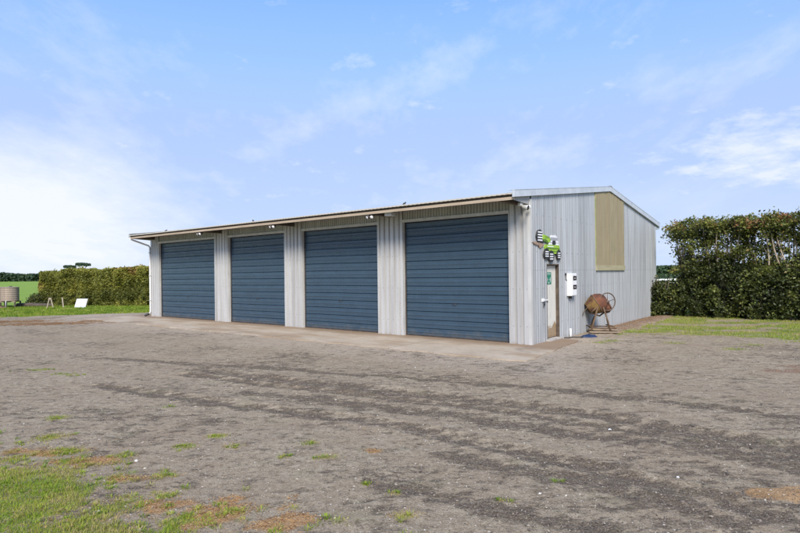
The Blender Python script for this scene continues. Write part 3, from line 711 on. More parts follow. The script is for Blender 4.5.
# frame: two A frames + cradle
for yy in (-.30, .30):
    for x0, x1 in ((-.36, -.13), (.20, .02)) if yy < 0 else ((-.20, .10), (.40, .22)):
        g = MB(); g.tube([(x0, yy, .0), (x0 * .6 + x1 * .4, yy, .32), (x1, yy * .8, AXZ - .06)], [.024, .023, .022], 8); g.build('leg', M['rustbar'], mix)
for y_ in (-.30, .30):
    g = MB(); g.tube([(-.34, y_, .14), (.36, y_, .12)], .018, 6); g.build('crossbar', M['rustbar'], mix)
for x_ in (-.30, .30):
    g = MB(); g.tube([(x_, -.30, .17), (x_, .30, .17)], .018, 6); g.build('crossbar', M['rustbar'], mix)
g = MB(); g.tube([(-.16, -.24, AXZ - .07), (-.30, -.16, AXZ - .22), (.0, 0, AXZ - .33), (.26, .16, AXZ - .2), (.16, .24, AXZ - .07)], .024, 8); g.build('cradle', M['rustbar'], mix)
g = MB(); g.tube([(-.33, -.12, AXZ - .02), (-.5, -.14, AXZ - .20), (-.52, -.14, AXZ - .3)], .011, 6); g.build('tipping_lever', M['iron'], mix)
# boards under the mixer
for i, (bx, by, a, ln, lab) in enumerate(((.02, -.34, 4, .9, 'old plank lying in front of the mixer legs'), (.12, .05, -14, .8, 'short old plank lying crosswise beneath the mixer drum'), (-.12, .28, 10, .7, 'weathered offcut lying behind the mixer legs by the wall'))):
    o = MB(); o.bevbox(-ln / 2, -.06, 0, ln / 2, .06, .035, .006); q = o.build('plank', M['oldwood'])
    q.location = (mx + bx, my + by, float(zground(mx + bx, my + by)) + .02 + i * .004); q.rotation_euler = (0, R(2), R(a)); tag(q, lab, 'plank', 'planks lying under the mixer')

# blue tarpaulin bundle and hose
def lumpy(cx, cy, a, b, h, seed, name, mat, rz=0):
    n, m = 26, 16; V = []; Fq = []
    for i in range(m + 1):
        for k in range(n):
            t = 2 * PI * k / n; r = i / m; q = 1 + .18 * (float(fbm(math.cos(t) * 2 + seed, math.sin(t) * 2, 1.5, 3, seed)) - .5)
            x = a * r * q * math.cos(t); y = b * r * q * math.sin(t)
            z = h * max(0, (1 - r ** 3)) * (.55 + .9 * float(fbm(x * 9 + seed, y * 9, 1, 3, seed + 3))); V.append((x, y, z - .005))
    for i in range(m):
        for k in range(n): j = (k + 1) % n; Fq.append((i * n + k, i * n + j, (i + 1) * n + j, (i + 1) * n + k))
    o = np_mesh(name, V, Fq, mat, smooth=True); o.location = (cx, cy, float(zground(cx, cy))); o.rotation_euler = (0, 0, rz); return o
tx, ty = toworld(.5, 2.4)
o = lumpy(tx, ty, .26, .11, .07, 4, 'tarpaulin', M['blue'], R(12)); tag(o, 'dark blue folded tarpaulin lying on the ground between side door and mixer', 'tarpaulin')
h = MB(); hp = []
for k in range(40):
    q = k / 39; lx = .10 + .32 * q + .04 * math.sin(q * 9); ly = 1.72 + .45 * q; x, y = toworld(lx, ly); hp.append((x, y, float(zground(x, y)) + .03))
h.tube(hp, .014, 6); o = h.build('hose', M['black']); tag(o, 'thin black hose on the ground from the side door to the blue tarpaulin', 'hose')
px_, py_ = toworld(.07, 2.24)
h = MB(); h.tube([(px_, py_, -.05), (px_, py_, .22)], .03, 10); pv = h.build('pipe_stub', M['farmwhite']); tag(pv, 'short white pipe stub standing at the wall foot below the meter box', 'pipe')

# ------------------------------------------------------------------ vegetation
def hedge_line(name, p0, p1, h0, h1, depth, n, size, mat, parent, seed):
    p0 = np.array(p0); p1 = np.array(p1); L = np.linalg.norm(p1 - p0); t = (p1 - p0) / L; nrm = np.array([-t[1], t[0]])
    if nrm[1] < 0: nrm = -nrm
    s = RNG.random(n) * L; z = RNG.random(n); kind = RNG.random(n)
    H = h0 + (h1 - h0) * s / L; H = H + (fbm(s, s * 0, .9, 3, seed) - .5) * .35
    lobes = (.34 * np.abs(np.sin(PI * s / 1.35 + 1.2 * fbm(s, s * 0, .5, 2, seed + 1)))) - .1
    rough = (fbm(s, z * H, 1.7, 4, seed + 2) - .5) * .8
    inset = RNG.exponential(.12, n)
    off = -lobes - rough + inset
    zz = z * H
    topm = kind > .70; endm = kind < .06
    off = np.where(topm, RNG.random(n) * depth, off); zz = np.where(topm, H - RNG.exponential(.10, n) + (fbm(s, off, 2.5, 3, seed + 4) - .5) * .3, zz)
    zz = np.where(RNG.random(n) < .02, zz + RNG.random(n) * .15 * topm, zz)
    se = RNG.exponential(.12, n) - (fbm(off, zz, 2, 3, seed + 5) - .5) * .5
    offe = RNG.random(n) * depth
    s = np.where(endm, se, s); off = np.where(endm, offe, off); zz = np.where(endm, z * h0, zz)
    C = np.stack([p0[0] + t[0] * s + nrm[0] * off, p0[1] + t[1] * s + nrm[1] * off, np.maximum(zz, .02)], -1)
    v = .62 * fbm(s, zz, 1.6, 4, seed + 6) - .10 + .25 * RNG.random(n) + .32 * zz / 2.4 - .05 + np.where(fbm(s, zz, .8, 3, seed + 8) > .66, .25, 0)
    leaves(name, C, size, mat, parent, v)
    # solid core for the inner twigs, hedge shade put into its dark colour
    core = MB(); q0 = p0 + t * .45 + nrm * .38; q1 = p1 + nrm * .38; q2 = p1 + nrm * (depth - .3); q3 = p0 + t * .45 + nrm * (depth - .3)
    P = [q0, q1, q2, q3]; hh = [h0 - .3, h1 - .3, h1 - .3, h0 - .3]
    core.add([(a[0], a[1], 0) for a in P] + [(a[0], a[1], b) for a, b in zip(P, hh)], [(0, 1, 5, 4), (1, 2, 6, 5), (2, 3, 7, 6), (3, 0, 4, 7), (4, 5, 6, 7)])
    core.build('shade_core', simple('hedge_inner_shade', (.02, .018, .010), (.05, .04, .022), 5, .95), parent)
hd = thing('hedge', 'long clipped olive green hedge beyond the lawn left of the shed', 'hedge', (0, 0, 0))
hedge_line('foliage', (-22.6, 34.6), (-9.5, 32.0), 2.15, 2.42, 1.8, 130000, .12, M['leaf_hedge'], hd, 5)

def branch_tree(mb, base, top_z, fan, n, r0, rng, tvec, nvec):
    """several stems fanning out from a short bole; returns tips"""
    tips = []
    for i in range(n):
        a = (i / (n - 1) - .5) * 2 if n > 1 else 0; spread = fan * (a + rng.uniform(-.15, .15)); dn = rng.uniform(-.75, .25)
        h = top_z * rng.uniform(.82, 1.0); P = []; rr = []
        for k in range(8):
            q = k / 7; o = spread * q ** .8 + .06 * math.sin(q * 7 + i * 2); d = dn * q + .05 * math.sin(q * 5 + i)
            P.append((base[0] + tvec[0] * o + nvec[0] * d, base[1] + tvec[1] * o + nvec[1] * d, base[2] - .03 + h * q)); rr.append(r0 * (1 - .75 * q) * rng.uniform(.85, 1.1))
        mb.tube(P, rr, 7, False)
        for j in range(4):
            k = rng.randint(3, 6); b = Vector(P[k]); e = b + Vector((tvec[0] * rng.uniform(-.45, .45) + nvec[0] * rng.uniform(-.3, .3), tvec[1] * rng.uniform(-.45, .45) + nvec[1] * rng.uniform(-.3, .3), rng.uniform(.35, .8)))
            e.z = min(e.z, top_z); mid = (b + e) / 2 + Vector((rng.uniform(-.08, .08), rng.uniform(-.08, .08), -.04)); mb.tube([b, mid, e], [rr[k] * .55, rr[k] * .4, rr[k] * .2], 5, False); tips.append(e)
        tips.append(Vector(P[-1]))
    return tips
tv = (.79, -.613); nv = (.613, .79)
rg = random.Random(5)
names = ['leftmost broad-leaved hedge tree, loose rounded crown next to the shed rear corner', 'clipped hedge tree with dark bole, second from the shed', 'clipped hedge tree with sky gaps between stems, third from the shed',
         'hedge tree with fan of bare pale stems, third from the photo right edge', 'hedge tree with pale upright trunk at the photo right edge', 'hedge tree just beyond the photo right edge', 'last hedge tree at the far right end of the row']
for i in range(7):
    s = 1.12 + i * 1.12; bx = 9.85 + tv[0] * s + nv[0] * .95; by = 21.25 + tv[1] * s + nv[1] * .95; top = (3.74, 3.78, 3.66, 3.80, 3.74, 3.82, 3.7)[i]
    if i == 6: s += .1
    zb_ = float(zground(bx, by)); T = thing('hedge_tree', names[i], 'tree', (bx, by, zb_), 0, 'tall clipped trees right of the shed')
    mb = MB(); tips = branch_tree(mb, (0, 0, 0), top - .25, .62 if i != 3 else .9, (8, 9, 8, 13, 9, 8, 8)[i], (.055, .065, .055, .055, .075, .06, .06)[i], rg, tv, nv)
    mb.build('trunk', M['bark'] if i in (0, 5) else M['palebark'], T)
    C = []; vv = []
    ncl = (46, 44, 40, 32, 40, 44, 44)[i]
    for k in range(ncl):
        u = RNG.uniform(-.72 if i == 0 else -.80, .80); q = RNG.random()
        zc = top - .12 - abs(RNG.normal(0, .30)) if q < .62 else RNG.uniform(1.5, top - .5)
        d = RNG.uniform(-.85, .75); rad = RNG.uniform(.13, .30); cap = top - abs(RNG.normal(0, .16)) + .06; m_ = int(RNG.integers(75, 150))
        P = RNG.normal(size=(m_, 3)) * rad * .62; P[:, 2] *= .75
        c = np.array([tv[0] * u + nv[0] * d, tv[1] * u + nv[1] * d, zc]); P = P + c
        zc_ = cap + RNG.exponential(.05, m_) - .5 * ((P[:, 0] - c[0]) ** 2 + (P[:, 1] - c[1]) ** 2) / rad; P[:, 2] = np.minimum(P[:, 2], zc_); C.append(P); base = RNG.uniform(-.05, .75)
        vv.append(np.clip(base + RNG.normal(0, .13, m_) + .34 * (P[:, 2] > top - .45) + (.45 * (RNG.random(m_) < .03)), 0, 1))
    for tp_ in tips:
        m_ = 60; P = RNG.normal(size=(m_, 3)) * .13 + np.array(tp_); P[:, 2] = np.minimum(P[:, 2], top + RNG.exponential(.06, m_)); C.append(P); vv.append(np.clip(RNG.normal(.5, .2, m_), 0, 1))
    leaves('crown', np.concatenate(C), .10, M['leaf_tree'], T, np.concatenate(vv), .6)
# lower shrubs in front of the tree stems
labs = ['rounded dark shrub leaning past the shed rear corner', 'dark green shrub with yellowing leaves under the leftmost hedge tree', 'dense dark shrub under the second hedge tree', 'dark shrub below the sky gaps of the tree row',
        'dark glossy shrub below the fan of bare stems', 'dark shrub at the foot of the pale trunk by the photo right edge', 'dark shrub beyond the photo right edge', 'last dark shrub at the right end of the tree row']
for i in range(8):
    s = .12 + i * 1.02; bx = 9.85 + tv[0] * s + nv[0] * .55; by = 21.25 + tv[1] * s + nv[1] * .55
    T = thing('shrub', labs[i], 'shrub', (bx, by, float(zground(bx, by))), 0, 'dark shrubs under the clipped trees')
    mb = MB()
    for k in range(7):
        a = rg.uniform(0, 6.28); e = (.4 * math.cos(a), .4 * math.sin(a), rg.uniform(1.1, 1.6)); mb.tube([(0, 0, -.04), (e[0] * .4, e[1] * .4, .6), e], [.03, .02, .008], 6, False)
    mb.build('stem', M['bark'], T)
    C = []; vv = []; hh = (1.1, 1.85, 1.95, 1.9, 2.0, 1.9, 1.9, 1.9)[i]
    for k in range(76):
        a = RNG.uniform(0, 2 * PI); q = RNG.random(); r = .72 * (.55 + .45 * RNG.random()) * math.sqrt(max(.05, 1 - (max(q - .45, 0) / .62) ** 2)) * (.85 + .15 * math.sin(3 * a + i)); rad = RNG.uniform(.13, .26); m_ = int(RNG.integers(90, 150))
        P = RNG.normal(size=(m_, 3)) * rad * .6 + np.array([r * math.cos(a), r * math.sin(a) * .95, .08 + q * hh * .95]); P[:, 2] = np.maximum(P[:, 2], .02); C.append(P)
        vv.append(np.clip(RNG.uniform(-.15, .62) + RNG.normal(0, .18, m_) + (.4 * (RNG.random(m_) < .03)) + (.15 if i == 1 and RNG.random() < .3 else 0), 0, 1))
    leaves('crown', np.concatenate(C), .105, M['leaf_low'], T, np.concatenate(vv), .6)

# small shrub by the tank
T = thing('shrub', 'low dark bush between the water tank and the clipped hedge', 'shrub', (-22.6, 34.4, 0))
C = []
for k in range(40):
    a = RNG.uniform(0, 6.28); q = RNG.random(); r = .62 * math.sqrt(1 - q * .8) * RNG.random() ** .5; P = RNG.normal(size=(110, 3)) * .10 + np.array([r * math.cos(a), r * .8 * math.sin(a), .1 + q * .55]); C.append(P)
leaves('foliage', np.concatenate(C), .10, M['leaf_low'], T)
mb = MB()
for k in range(6): a = k; mb.tube([(0, 0, -.05), (.25 * math.cos(a), .25 * math.sin(a), .5)], [.02, .008], 5)
mb.build('stem', M['bark'], T)

# ------------------------------------------------------------------ things on the left lawn
def tank(x, y, lab):
    T = thing('water_tank', lab, 'tank', (x, y, float(zground(x, y))), R(10), 'round tanks on low stands at the left lawn')
    b = MB(); prof = []
    for k in range(25): z = .42 + .78 * k / 24; prof.append((.47 + .008 * math.sin(k * 1.57), z))
    b.lathe([(0, .42)] + prof + [(.48, 1.21), (.49, 1.22), (.49, 1.235), (.44, 1.25), (0, 1.27)], 32); bo = b.build('tank_body', M['tank'], T)
    h = MB(); h.lathe([(0, .0), (.08, 0), (.09, .02), (.05, .045), (0, .05)], 12, Matrix.Translation((.05, 0, 1.265))); h.build('lid', M['steel'], bo)
    f = MB()
    f.box(-.45, -.36, .355, .45, -.28, .415); f.box(-.45, .28, .355, .45, .36, .415); f.build('stand_beam', M['oldwood'], T)
    for sx in (-.42, .42):
        for sy in (-.32, .32): l = MB(); l.box(sx - .035, sy - .035, -.03, sx + .035, sy + .035, .353); l.build('leg', M['darktimber'], T)
    p = MB(); p.tube([(.02, -.40, .47), (.02, -.5, .42), (.02, -.5, .02)], .018, 6); p.build('outlet_pipe', M['farmwhite'], T)
tank(-23.35, 33.0, 'round brown tank on short dark legs, standing whole at the far left of the lawn')
tank(-24.42, 33.3, 'brown tank beside the round tank, mostly cut off by the left edge')
def trestle(x, y, rz, lab):
    T = thing('trestle', lab, 'trestle', (x, y, float(zground(x, y))), rz, 'wooden props in front of the hedge end')
    for sx in (-1, 1):
        l = MB(); l.tube([(sx * .17, 0, -.02), (sx * .03, .0, .62)], .036, 4, smooth=False); l.build('leg', M['palewood'], T)
    b = MB(); b.box(-.07, -.04, .52, .07, -.015, .57); b.build('brace', M['palewood'], T)
trestle(-20.25, 31.9, .2, 'pale wooden A-frame trestle standing at the left end of the hedge')
T = MB(); T.tube([(0, 0, -.02), (-.10, .05, .62)], .035, 4, smooth=False);
o = T.build('wooden_prop', M['palewood']); o.location = (-19.6, 32.1, 0); tag(o, 'leaning wooden prop between the A-frame trestle and the white board', 'prop')
T = thing('white_board', 'white rectangular board leaning back against the clipped hedge', 'board', (-18.6, 32.0, 0), R(-6))
b = MB(); mt = Matrix.Rotation(R(-24), 4, 'X'); b.bevbox(-.34, -.012, .0, .34, .012, .58, .004, mt); b.build('panel', simple('weathered_white_panel', (.50, .51, .51), (.64, .65, .65), 2, .6), T)
b = MB(); b.box(-.35, .014, .05, -.31, .05, .58, mt); b.build('batten', M['palewood'], T); b = MB(); b.box(.31, .014, .05, .35, .05, .58, mt); b.build('batten', M['palewood'], T)
o = lumpy(-23.6, 32.2, .75, .35, .14, 9, 'mulch_heap', M['mulch']); tag(o, 'low brown heap of bark mulch beneath the tank', 'mulch heap')
b = MB(); b.tube([(-1.1, 0, .12), (-.3, .04, .13), (.5, -.02, .12), (1.15, .03, .11)], [.13, .14, .12, .10], 9); o = b.build('log', M['darktimber']); o.location = (-22.3, 33.6, 0); o.rotation_euler = (0, 0, R(-6)); tag(o, 'long dark log lying in the grass in front of the low bush', 'log')

# ------------------------------------------------------------------ distant things
def far_tree(x, y, h, wd, lab):
    T = thing('pine_tree', lab, 'tree', (x, y, 0), 0, 'two flat-topped pines beyond the hedge')
    b = MB(); b.tube([(0, 0, -.1), (.1, 0, h * .45), (-.05, .0, h * .85)], [.28, .2, .12], 8)
    for k in range(5): a = k * 1.25; b.tube([(0, 0, h * .68), (wd * .4 * math.cos(a), wd * .4 * math.sin(a), h * .90)], [.1, .04], 5)
    b.build('trunk', M['bark'], T)
    n = 2600; a = RNG.uniform(0, 6.28, n); r = np.sqrt(RNG.random(n)) * wd * .5; C = np.stack([r * np.cos(a), r * np.sin(a), h - .1 * h * RNG.random(n) - .05 * h * (r / wd * 2) ** 2 + (fbm(r * np.cos(a), r * np.sin(a), .9, 3, int(h)) - .5) * .9], -1)
    leaves('crown', C, .28, M['leaf_far'], T)
far_tree(-100.5, 168, 5.6, 3.4, 'small flat-topped pine beyond the hedge, left of the two')
far_tree(-97.0, 169, 6.3, 4.2, 'taller flat-topped pine beyond the hedge, right of the two')
def treeline(name, x0, x1, y, h, n, size, seed, lab):
    x = RNG.uniform(x0, x1, n); H = h * (.72 + .6 * fbm(x, x * 0, .05, 4, seed)); z = H * RNG.random(n) ** .7; yy = y + RNG.uniform(-4, 4, n)
    v = np.clip(.25 + .5 * RNG.random(n) * z / h, 0, 1)
    o = leaves(name, np.stack([x, yy, z], -1), size, M['leaf_far'], None, v, .8); tag(o, lab, 'trees', kind='stuff')
treeline('distant_woodland', -420, 380, 300, 4.6, 60000, 1.5, 3, 'dark far-off band of trees along the horizon')
treeline('distant_hedgerow', 8, 60, 62, 1.5, 14000, .3, 8, 'low dark hedgerow in the paddock behind the shed')
T = thing('rail_fence', 'white rail fence far behind the shed rear corner', 'fence', (20, 52, 0))
for k in range(4):
    p = MB(); p.box(k * 2 - .05, -.05, -.05, k * 2 + .05, .05, 1.0); p.build('post', M['farmwhite'], T)
for z in (.5, .85):
    p = MB(); p.box(-.1, -.075, z, 6.1, -.052, z + .14); p.build('rail', M['farmwhite'], T)

# ------------------------------------------------------------------ grass blades, pebbles
def blades(name, n, xr, yr, hgt, wid, seed, thr=.45, lab='', keep=None, dead=.0, voff=-.05):
    x = RNG.uniform(*xr, n); y = RNG.uniform(*yr, n)
    if keep is not None: k = keep(x, y); x, y = x[k], y[k]
    m = grass_mask(x, y); k = (m + (RNG.random(len(x)) - .5) * .35) > thr; x, y, m = x[k], y[k], m[k]; n = len(x)
    z = zground(x, y); a = RNG.uniform(0, 6.28, n); h = hgt * RNG.uniform(.4, 1.4, n) * (.3 + .8 * m) * (.6 + .8 * fbm(x, y, 3.5, 2, seed)); w = wid * RNG.uniform(.6, 1.3, n)
    ln = h * RNG.uniform(.1, .9, n); b = RNG.uniform(0, 6.28, n)
    p = np.stack([x, y, z - .004], -1); sd = np.stack([np.cos(a), np.sin(a), 0 * a], -1) * w[:, None] * .5; ld = np.stack([np.cos(b), np.sin(b), 0 * b], -1)
    mid = p + ld * (ln * .35)[:, None]; mid[:, 2] += h * .6; tip = p + ld * ln[:, None]; tip[:, 2] += h
    V = np.stack([p - sd, p + sd, mid + sd * .7, mid - sd * .7, tip], 1).reshape(-1, 3); i = np.arange(n)[:, None] * 5
    Fb = np.concatenate([i + [0, 1, 2], i + [0, 2, 3], i + [3, 2, 4]])
    v = voff - .1 + 1.35 * fbm(x, y, 3.0, 4, seed + 2) + RNG.normal(0, .14, n) + (RNG.random(n) < .10 + dead) * .45
    o = np_mesh(name, V, Fb, M['blade'], None, np.repeat(np.clip(v, 0, 1), 5)); tag(o, lab, 'grass', kind='stuff')
apr = lambda x, y: apron_edge(x, y) < 0
blades('grass', 210000, (-5.2, 1.2), (3.2, 7.2), .026, .0048, 1, .36, 'short rough grass in the near left corner of the yard', voff=.04)
blades('grass', 100000, (-27, -9), (22, 35), .075, .02, 2, .5, 'strip of green lawn in front of the hedge', voff=-.32)
blades('grass', 110000, (4, 20), (8, 24), .05, .010, 3, .42, 'patchy green turf before the tall clipped trees', keep=apr)
blades('grass', 14000, (-9, 10), (6.0, 20), .03, .008, 4, .55, 'small tufts of grass scattered over the gravel', keep=apr)

def tuft_clumps():
    C = []
    while len(C) < 520:
        x = RNG.uniform(-5, 1.0); y = RNG.uniform(3.3, 7); m = float(grass_mask(np.array([x]), np.array([y]))[0])
        if RNG.random() < (.10 + 1.4 * m * (1.1 - m)) * (y < 5.2 - (x + 3.6) * .55 + .6): C.append((x, y, RNG.uniform(.02, .06)))
    for x, y, r in TUFTS:
        if y < 12:
            for k in range(int(2 + r * 15)): C.append((x + RNG.normal(0, r * .5), y + RNG.normal(0, r * .35), RNG.uniform(.015, .035)))
    Vs = []; Fs = []; vv = []; o = 0
    for x, y, r in C:
        n = int(RNG.integers(18, 46)); z = float(zground(x, y)); a = RNG.uniform(0, 6.28, n); q = RNG.random(n) ** .5 * r; h = RNG.uniform(.008, .030, n); out = RNG.uniform(.2, 1.5, n) * h; w = RNG.uniform(.0015, .0035, n)
        p = np.stack([x + q * np.cos(a), y + q * np.sin(a), np.full(n, z - .003)], -1); d = np.stack([np.cos(a), np.sin(a), 0 * a], -1); sd = np.stack([-np.sin(a), np.cos(a), 0 * a], -1) * w[:, None]
        mid = p + d * (out * .4)[:, None]; mid[:, 2] += h * .75; tip = p + d * out[:, None]; tip[:, 2] += h * .9
        Vs.append(np.stack([p - sd, p + sd, mid + sd * .8, mid - sd * .8, tip], 1).reshape(-1, 3)); i = o + np.arange(n)[:, None] * 5
        Fs.append(np.concatenate([i + [0, 1, 2], i + [0, 2, 3], i + [3, 2, 4]])); vv.append(np.repeat(np.clip(RNG.uniform(.15, .85) + RNG.normal(0, .12, n), 0, 1), 5)); o += n * 5
    ob = np_mesh('grass', np.concatenate(Vs), np.concatenate(Fs), M['blade'], None, np.concatenate(vv)); tag(ob, 'low weed tufts along the ragged edge of the near grass', 'grass', kind='stuff')
tuft_clumps()
def straw(n, boxes):
    P = []
    for x0, x1, y0, y1 in boxes: P.append(np.stack([RNG.uniform(x0, x1, n), RNG.uniform(y0, y1, n)], -1))
    P = np.concatenate(P); x, y = P[:, 0], P[:, 1]; k = (np.maximum(dead_mask(x, y) * (grass_mask(x, y) < .6), .10 * (grass_mask(x, y) > .2)) + .006 > RNG.random(len(x)) * .9) & (apron_edge(x, y) < 0); x, y = x[k], y[k]; n = len(x)
    z = zground(x, y) + RNG.uniform(.001, .012, n); a = RNG.uniform(0, 6.28, n); L = RNG.uniform(.006, .028, n) * (1 + np.hypot(x, y) * .04); w = RNG.uniform(.0006, .0018, n) * (1 + np.hypot(x, y) * .12)
    d = np.stack([np.cos(a), np.sin(a), RNG.normal(0, .18, n)], -1) * L[:, None] * .5; e = np.stack([-np.sin(a), np.cos(a), 0 * a], -1) * w[:, None]
    c = np.stack([x, y, z], -1); V = np.stack([c - d - e * .4, c - d * .2 - e, c + d, c - d * .2 + e], 1); V[:, 1:4:2, 2] += .003
    i = np.arange(n)[:, None] * 4; F_ = np.concatenate([i + [0, 1, 2], i + [0, 2, 3]])
    o = np_mesh('straw', V.reshape(-1, 3), F_, m_leaf('dry_straw', [(0, (.12, .06, .03)), (.45, (.36, .19, .075)), (.85, (.56, .34, .14)), (1, (.64, .47, .25))], .8, 0), None, np.repeat(RNG.random(n), 4)); tag(o, 'dry straw and leaf litter on the brown patches', 'straw', kind='stuff')
straw(60000, [(-4.5, .5, 3.3, 6.2), (3, 12, 9, 24), (-18, -10, 20, 24)])

def m_pebble():
    t = NT('loose_stones'); at = t.n('ShaderNodeAttribute'); at.attribute_name = 'var'
    t.col(t.ramp(at.outputs['Fac'], [(0, (.05, .042, .035)), (.45, (.13, .11, .09)), (.8, (.30, .26, .21)), (.97, (.42, .38, .32)), (1, (.55, .52, .46))])); t.b.inputs['Roughness'].default_value = .9; return t.m
def pebbles(n, rmin, rmax):
    d = rmin * (rmax / rmin) ** RNG.random(n); a = RNG.uniform(-.80, .80, n); x = d * np.tan(a) * .98; y = d
    k = (apron_edge(x, y) < -.02) & (grass_mask(x, y) < .6); x, y, d = x[k], y[k], d[k]
    dm = damp_mask(x, y); k = RNG.random(len(x)) < .30 + .7 * dm; x, y, d, dm = x[k], y[k], d[k], dm[k]; n = len(x)
    s = .0028 * np.exp(RNG.normal(0, .45, n)) * (1 + d * .05) + (RNG.random(n) < .01) * .006; z = zground(x, y)
    base = np.array([(1, 0, 0), (0, 1, 0), (-1, 0, 0), (0, -1, 0), (0, 0, 1), (0, 0, -1)], float)
    sc = np.stack([s * RNG.uniform(.8, 1.7, n), s * RNG.uniform(.7, 1.2, n), s * RNG.uniform(.45, .8, n)], -1)
    V = base[None] * sc[:, None] + RNG.normal(size=(n, 6, 3)) * s[:, None, None] * .18; an = RNG.uniform(0, 6.28, n); ca, sa = np.cos(an)[:, None], np.sin(an)[:, None]
    V = np.stack([V[..., 0] * ca - V[..., 1] * sa, V[..., 0] * sa + V[..., 1] * ca, V[..., 2]], -1) + np.stack([x, y, z + s * .3], -1)[:, None]
    tri = np.array([(0, 1, 4), (1, 2, 4), (2, 3, 4), (3, 0, 4), (1, 0, 5), (2, 1, 5), (3, 2, 5), (0, 3, 5)]); Fp = (np.arange(n)[:, None, None] * 6 + tri[None]).reshape(-1, 3)
    v = np.clip(RNG.beta(2, 2.4, n) + .25 * (1 - dm) - .08 + (RNG.random(n) < .004) * .7, 0, 1)
    o = np_mesh('gravel', V.reshape(-1, 3), Fp, m_pebble(), None, np.repeat(v, 6)); tag(o, 'loose small stones scattered over the yard', 'gravel', kind='stuff')
pebbles(150000, 3.2, 14)
for x, y, r, lab in ((2.29, 6.08, .015, 'white stone on the dark wheel tracks in the middle right of the yard'), (2.32, 4.65, .011, 'small white stone near the bottom right of the yard'), (-2.55, 5.29, .013, 'white stone beside the orange dead grass at the near left')):
    b = MB(); b.lathe([(0, -r * .5), (r * .8, -r * .35), (r, 0), (r * .75, r * .5), (r * .3, r * .75), (0, r * .8)], 9, Matrix.Rotation(.4, 4, 'X') @ Matrix.Diagonal((1.3, .8, 1, 1)))
    o = b.build('stone', M['farmwhite']); o.location = (x, y, float(zground(x, y)) + r * .4); tag(o, lab, 'stone', 'white stones in the yard')

# ------------------------------------------------------------------ world
SUN_EL, SUN_AZ = 40, 180      # compass-like, from +Y clockwise
w = bpy.data.worlds.new('World'); scn.world = w; w.use_nodes = True; nt = w.node_tree
bg = nt.nodes['Background']; bg.inputs[1].default_value = .12
sky = nt.nodes.new('ShaderNodeTexSky'); sky.sky_type = 'NISHITA'; sky.sun_disc = False; sky.sun_elevation = R(SUN_EL); sky.sun_rotation = R(SUN_AZ)
sky.air_density = 1.0; sky.dust_density = .6; sky.ozone_density = 1.6; sky.altitude = 20
class WT(NT):
    def __init__(s): s.t = nt
T_ = WT(); tc = T_.n('ShaderNodeTexCoord').outputs['Generated']
sp = T_.n('ShaderNodeSeparateXYZ'); T_.l(tc, sp.inputs[0])
zc = T_.math('ADD', T_.math('MAXIMUM', sp.outputs[2], 0), .22)
cx = T_.math('DIVIDE', sp.outputs[0], zc); cy = T_.math('DIVIDE', sp.outputs[1], zc)
cmb = T_.n('ShaderNodeCombineXYZ'); T_.l(cx, cmb.inputs[0]); T_.l(cy, cmb.inputs[1]); cv = cmb.outputs[0]
wisp = T_.noise(cv, 1.15, 9, .62, (1.0, .42, 1))
mpr = T_.n('ShaderNodeMapping'); mpr.inputs['Rotation'].default_value = (0, 0, R(38)); mpr.inputs['Scale'].default_value = (1.9, .55, 1); T_.l(cv, mpr.inputs[0])
fine = T_.noise(mpr.outputs[0], 2.3, 9, .64); puff = T_.noise(cv, 4.2, 10, .62); wf = T_.noise(cv, 5.5, 9, .64, (1, .6, 1))
def blob(px, py, sx, sy):
    d = Vector(((px - 400) / 551.8, 1, (279.4 - .0135 * px - py) / 551.8)).normalized()
    vm = T_.n('ShaderNodeVectorMath', operation='SUBTRACT'); T_.l(tc, vm.inputs[0]); vm.inputs[1].default_value = d
    v2 = T_.n('ShaderNodeVectorMath', operation='MULTIPLY'); T_.l(vm.outputs[0], v2.inputs[0]); v2.inputs[1].default_value = (1 / sx, 1 / sx, 1 / sy)
    ln = T_.n('ShaderNodeVectorMath', operation='LENGTH'); T_.l(v2.outputs[0], ln.inputs[0])
    return T_.math('SUBTRACT', 1, ln.outputs['Value'], True)
def streak(p, q, wd):
    a, b = [Vector(((px - 400) / 551.8, 1, (279.4 - .0135 * px - py) / 551.8)).normalized() for px, py in (p, q)]
    vm = T_.n('ShaderNodeVectorMath', operation='DOT_PRODUCT'); T_.l(tc, vm.inputs[0]); vm.inputs[1].default_value = a.cross(b).normalized()
    return T_.math('SUBTRACT', 1, T_.math('DIVIDE', T_.math('ABSOLUTE', vm.outputs['Value']), wd), True)
b1 = blob(10, 215, .36, .16); b2 = blob(765, 150, .22, .09); b3 = blob(400, 85, .36, .16); b4 = blob(600, 200, .5, .10)
cl = T_.math('ADD', T_.math('MULTIPLY', b1, 1.25), T_.math('ADD', T_.math('MULTIPLY', T_.math('SUBTRACT', wisp, .45), 1.3), T_.math('MULTIPLY', T_.math('SUBTRACT', wf, .5), .9)))
cl = T_.ramp(cl, [(.12, 0.), (1.0, .80)])
c2 = T_.ramp(T_.math('ADD', T_.math('MULTIPLY', b2, .55), T_.math('MULTIPLY', T_.math('SUBTRACT', puff, .55), 1.9)), [(.10, 0.), (.50, .62)])
s1 = T_.math('MULTIPLY', streak((230, 165), (520, 25), .055), blob(385, 90, .48, .48)); s2 = T_.math('MULTIPLY', streak((330, 205), (690, 118), .06), blob(520, 160, .42, .42))
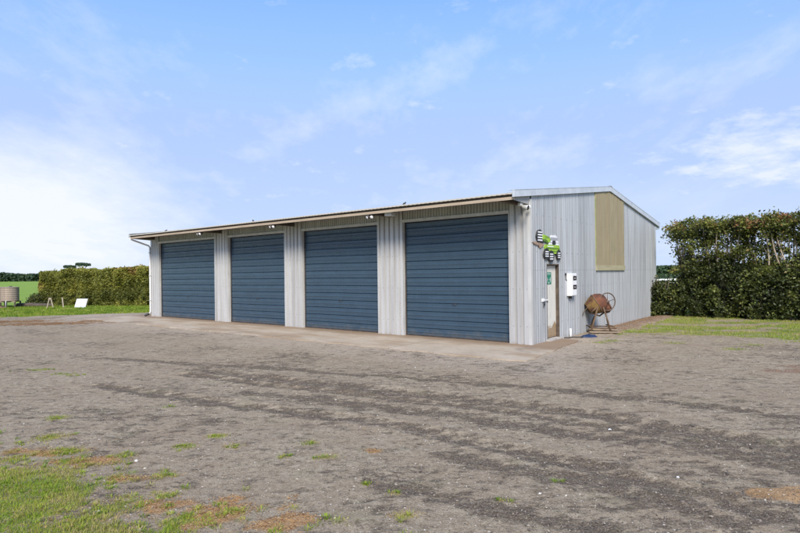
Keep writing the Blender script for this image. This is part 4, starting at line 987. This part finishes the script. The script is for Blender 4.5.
c3 = T_.ramp(T_.math('ADD', T_.math('MULTIPLY', T_.math('MAXIMUM', s1, T_.math('MULTIPLY', s2, .8)), .75), T_.math('MULTIPLY', T_.math('SUBTRACT', wf, .56), 2.2)), [(.05, 0.), (.95, .42)])
c4 = T_.ramp(T_.math('ADD', T_.math('MULTIPLY', b4, .35), T_.math('SUBTRACT', wisp, .50)), [(.10, 0.), (.45, .30)])
allc = T_.math('MAXIMUM', T_.math('MAXIMUM', cl, c2), T_.math('MAXIMUM', c3, c4))
veil = T_.ramp(sp.outputs[2], [(.0, 1.), (.26, .95), (.50, .1), (.56, .0)]); low = T_.ramp(sp.outputs[2], [(.0, .8), (.06, .55), (.2, .22), (.36, .0)])
skyc = T_.mix(1.0, sky.outputs[0], (1.02, 1.38, 1.78), 'MULTIPLY')
c = T_.mix(veil, skyc, (2.5, 3.5, 6.0)); c = T_.mix(low, c, (4.3, 5.0, 6.1)); c = T_.mix(allc, c, (6.0, 6.15, 6.3))
nt.links.new(c, bg.inputs[0])

ld = bpy.data.lights.new('sun', 'SUN'); ld.energy = 3.6; ld.angle = R(20); ld.color = (1, .91, .78)
lo = bpy.data.objects.new('sun', ld); COL.objects.link(lo)
az = R(SUN_AZ); el = R(SUN_EL); dvec = Vector((math.sin(az) * math.cos(el), math.cos(az) * math.cos(el), math.sin(el)))
lo.rotation_euler = dvec.to_track_quat('Z', 'Y').to_euler(); lo.location = dvec * 40

# ------------------------------------------------------------------ camera
cd = bpy.data.cameras.new('camera'); cam = bpy.data.objects.new('camera', cd); COL.objects.link(cam)
cd.sensor_width = 36; cd.lens = 551.8 / 800 * 36; cd.shift_y = 7.46 / 800; cd.clip_start = .1; cd.clip_end = 8000
cam.matrix_world = Matrix.Translation((0, 0, 1.75)) @ Matrix.Rotation(R(90), 4, 'X') @ Matrix.Rotation(R(-.70), 4, 'Z')
scn.camera = cam
scn.view_settings.view_transform = 'Standard'; scn.view_settings.look = 'None'; scn.view_settings.exposure = .48; scn.view_settings.gamma = 1
scn.view_settings.use_curve_mapping = False
scn.cycles.use_denoising = True
scn.cycles.max_bounces = 8; scn.cycles.diffuse_bounces = 4
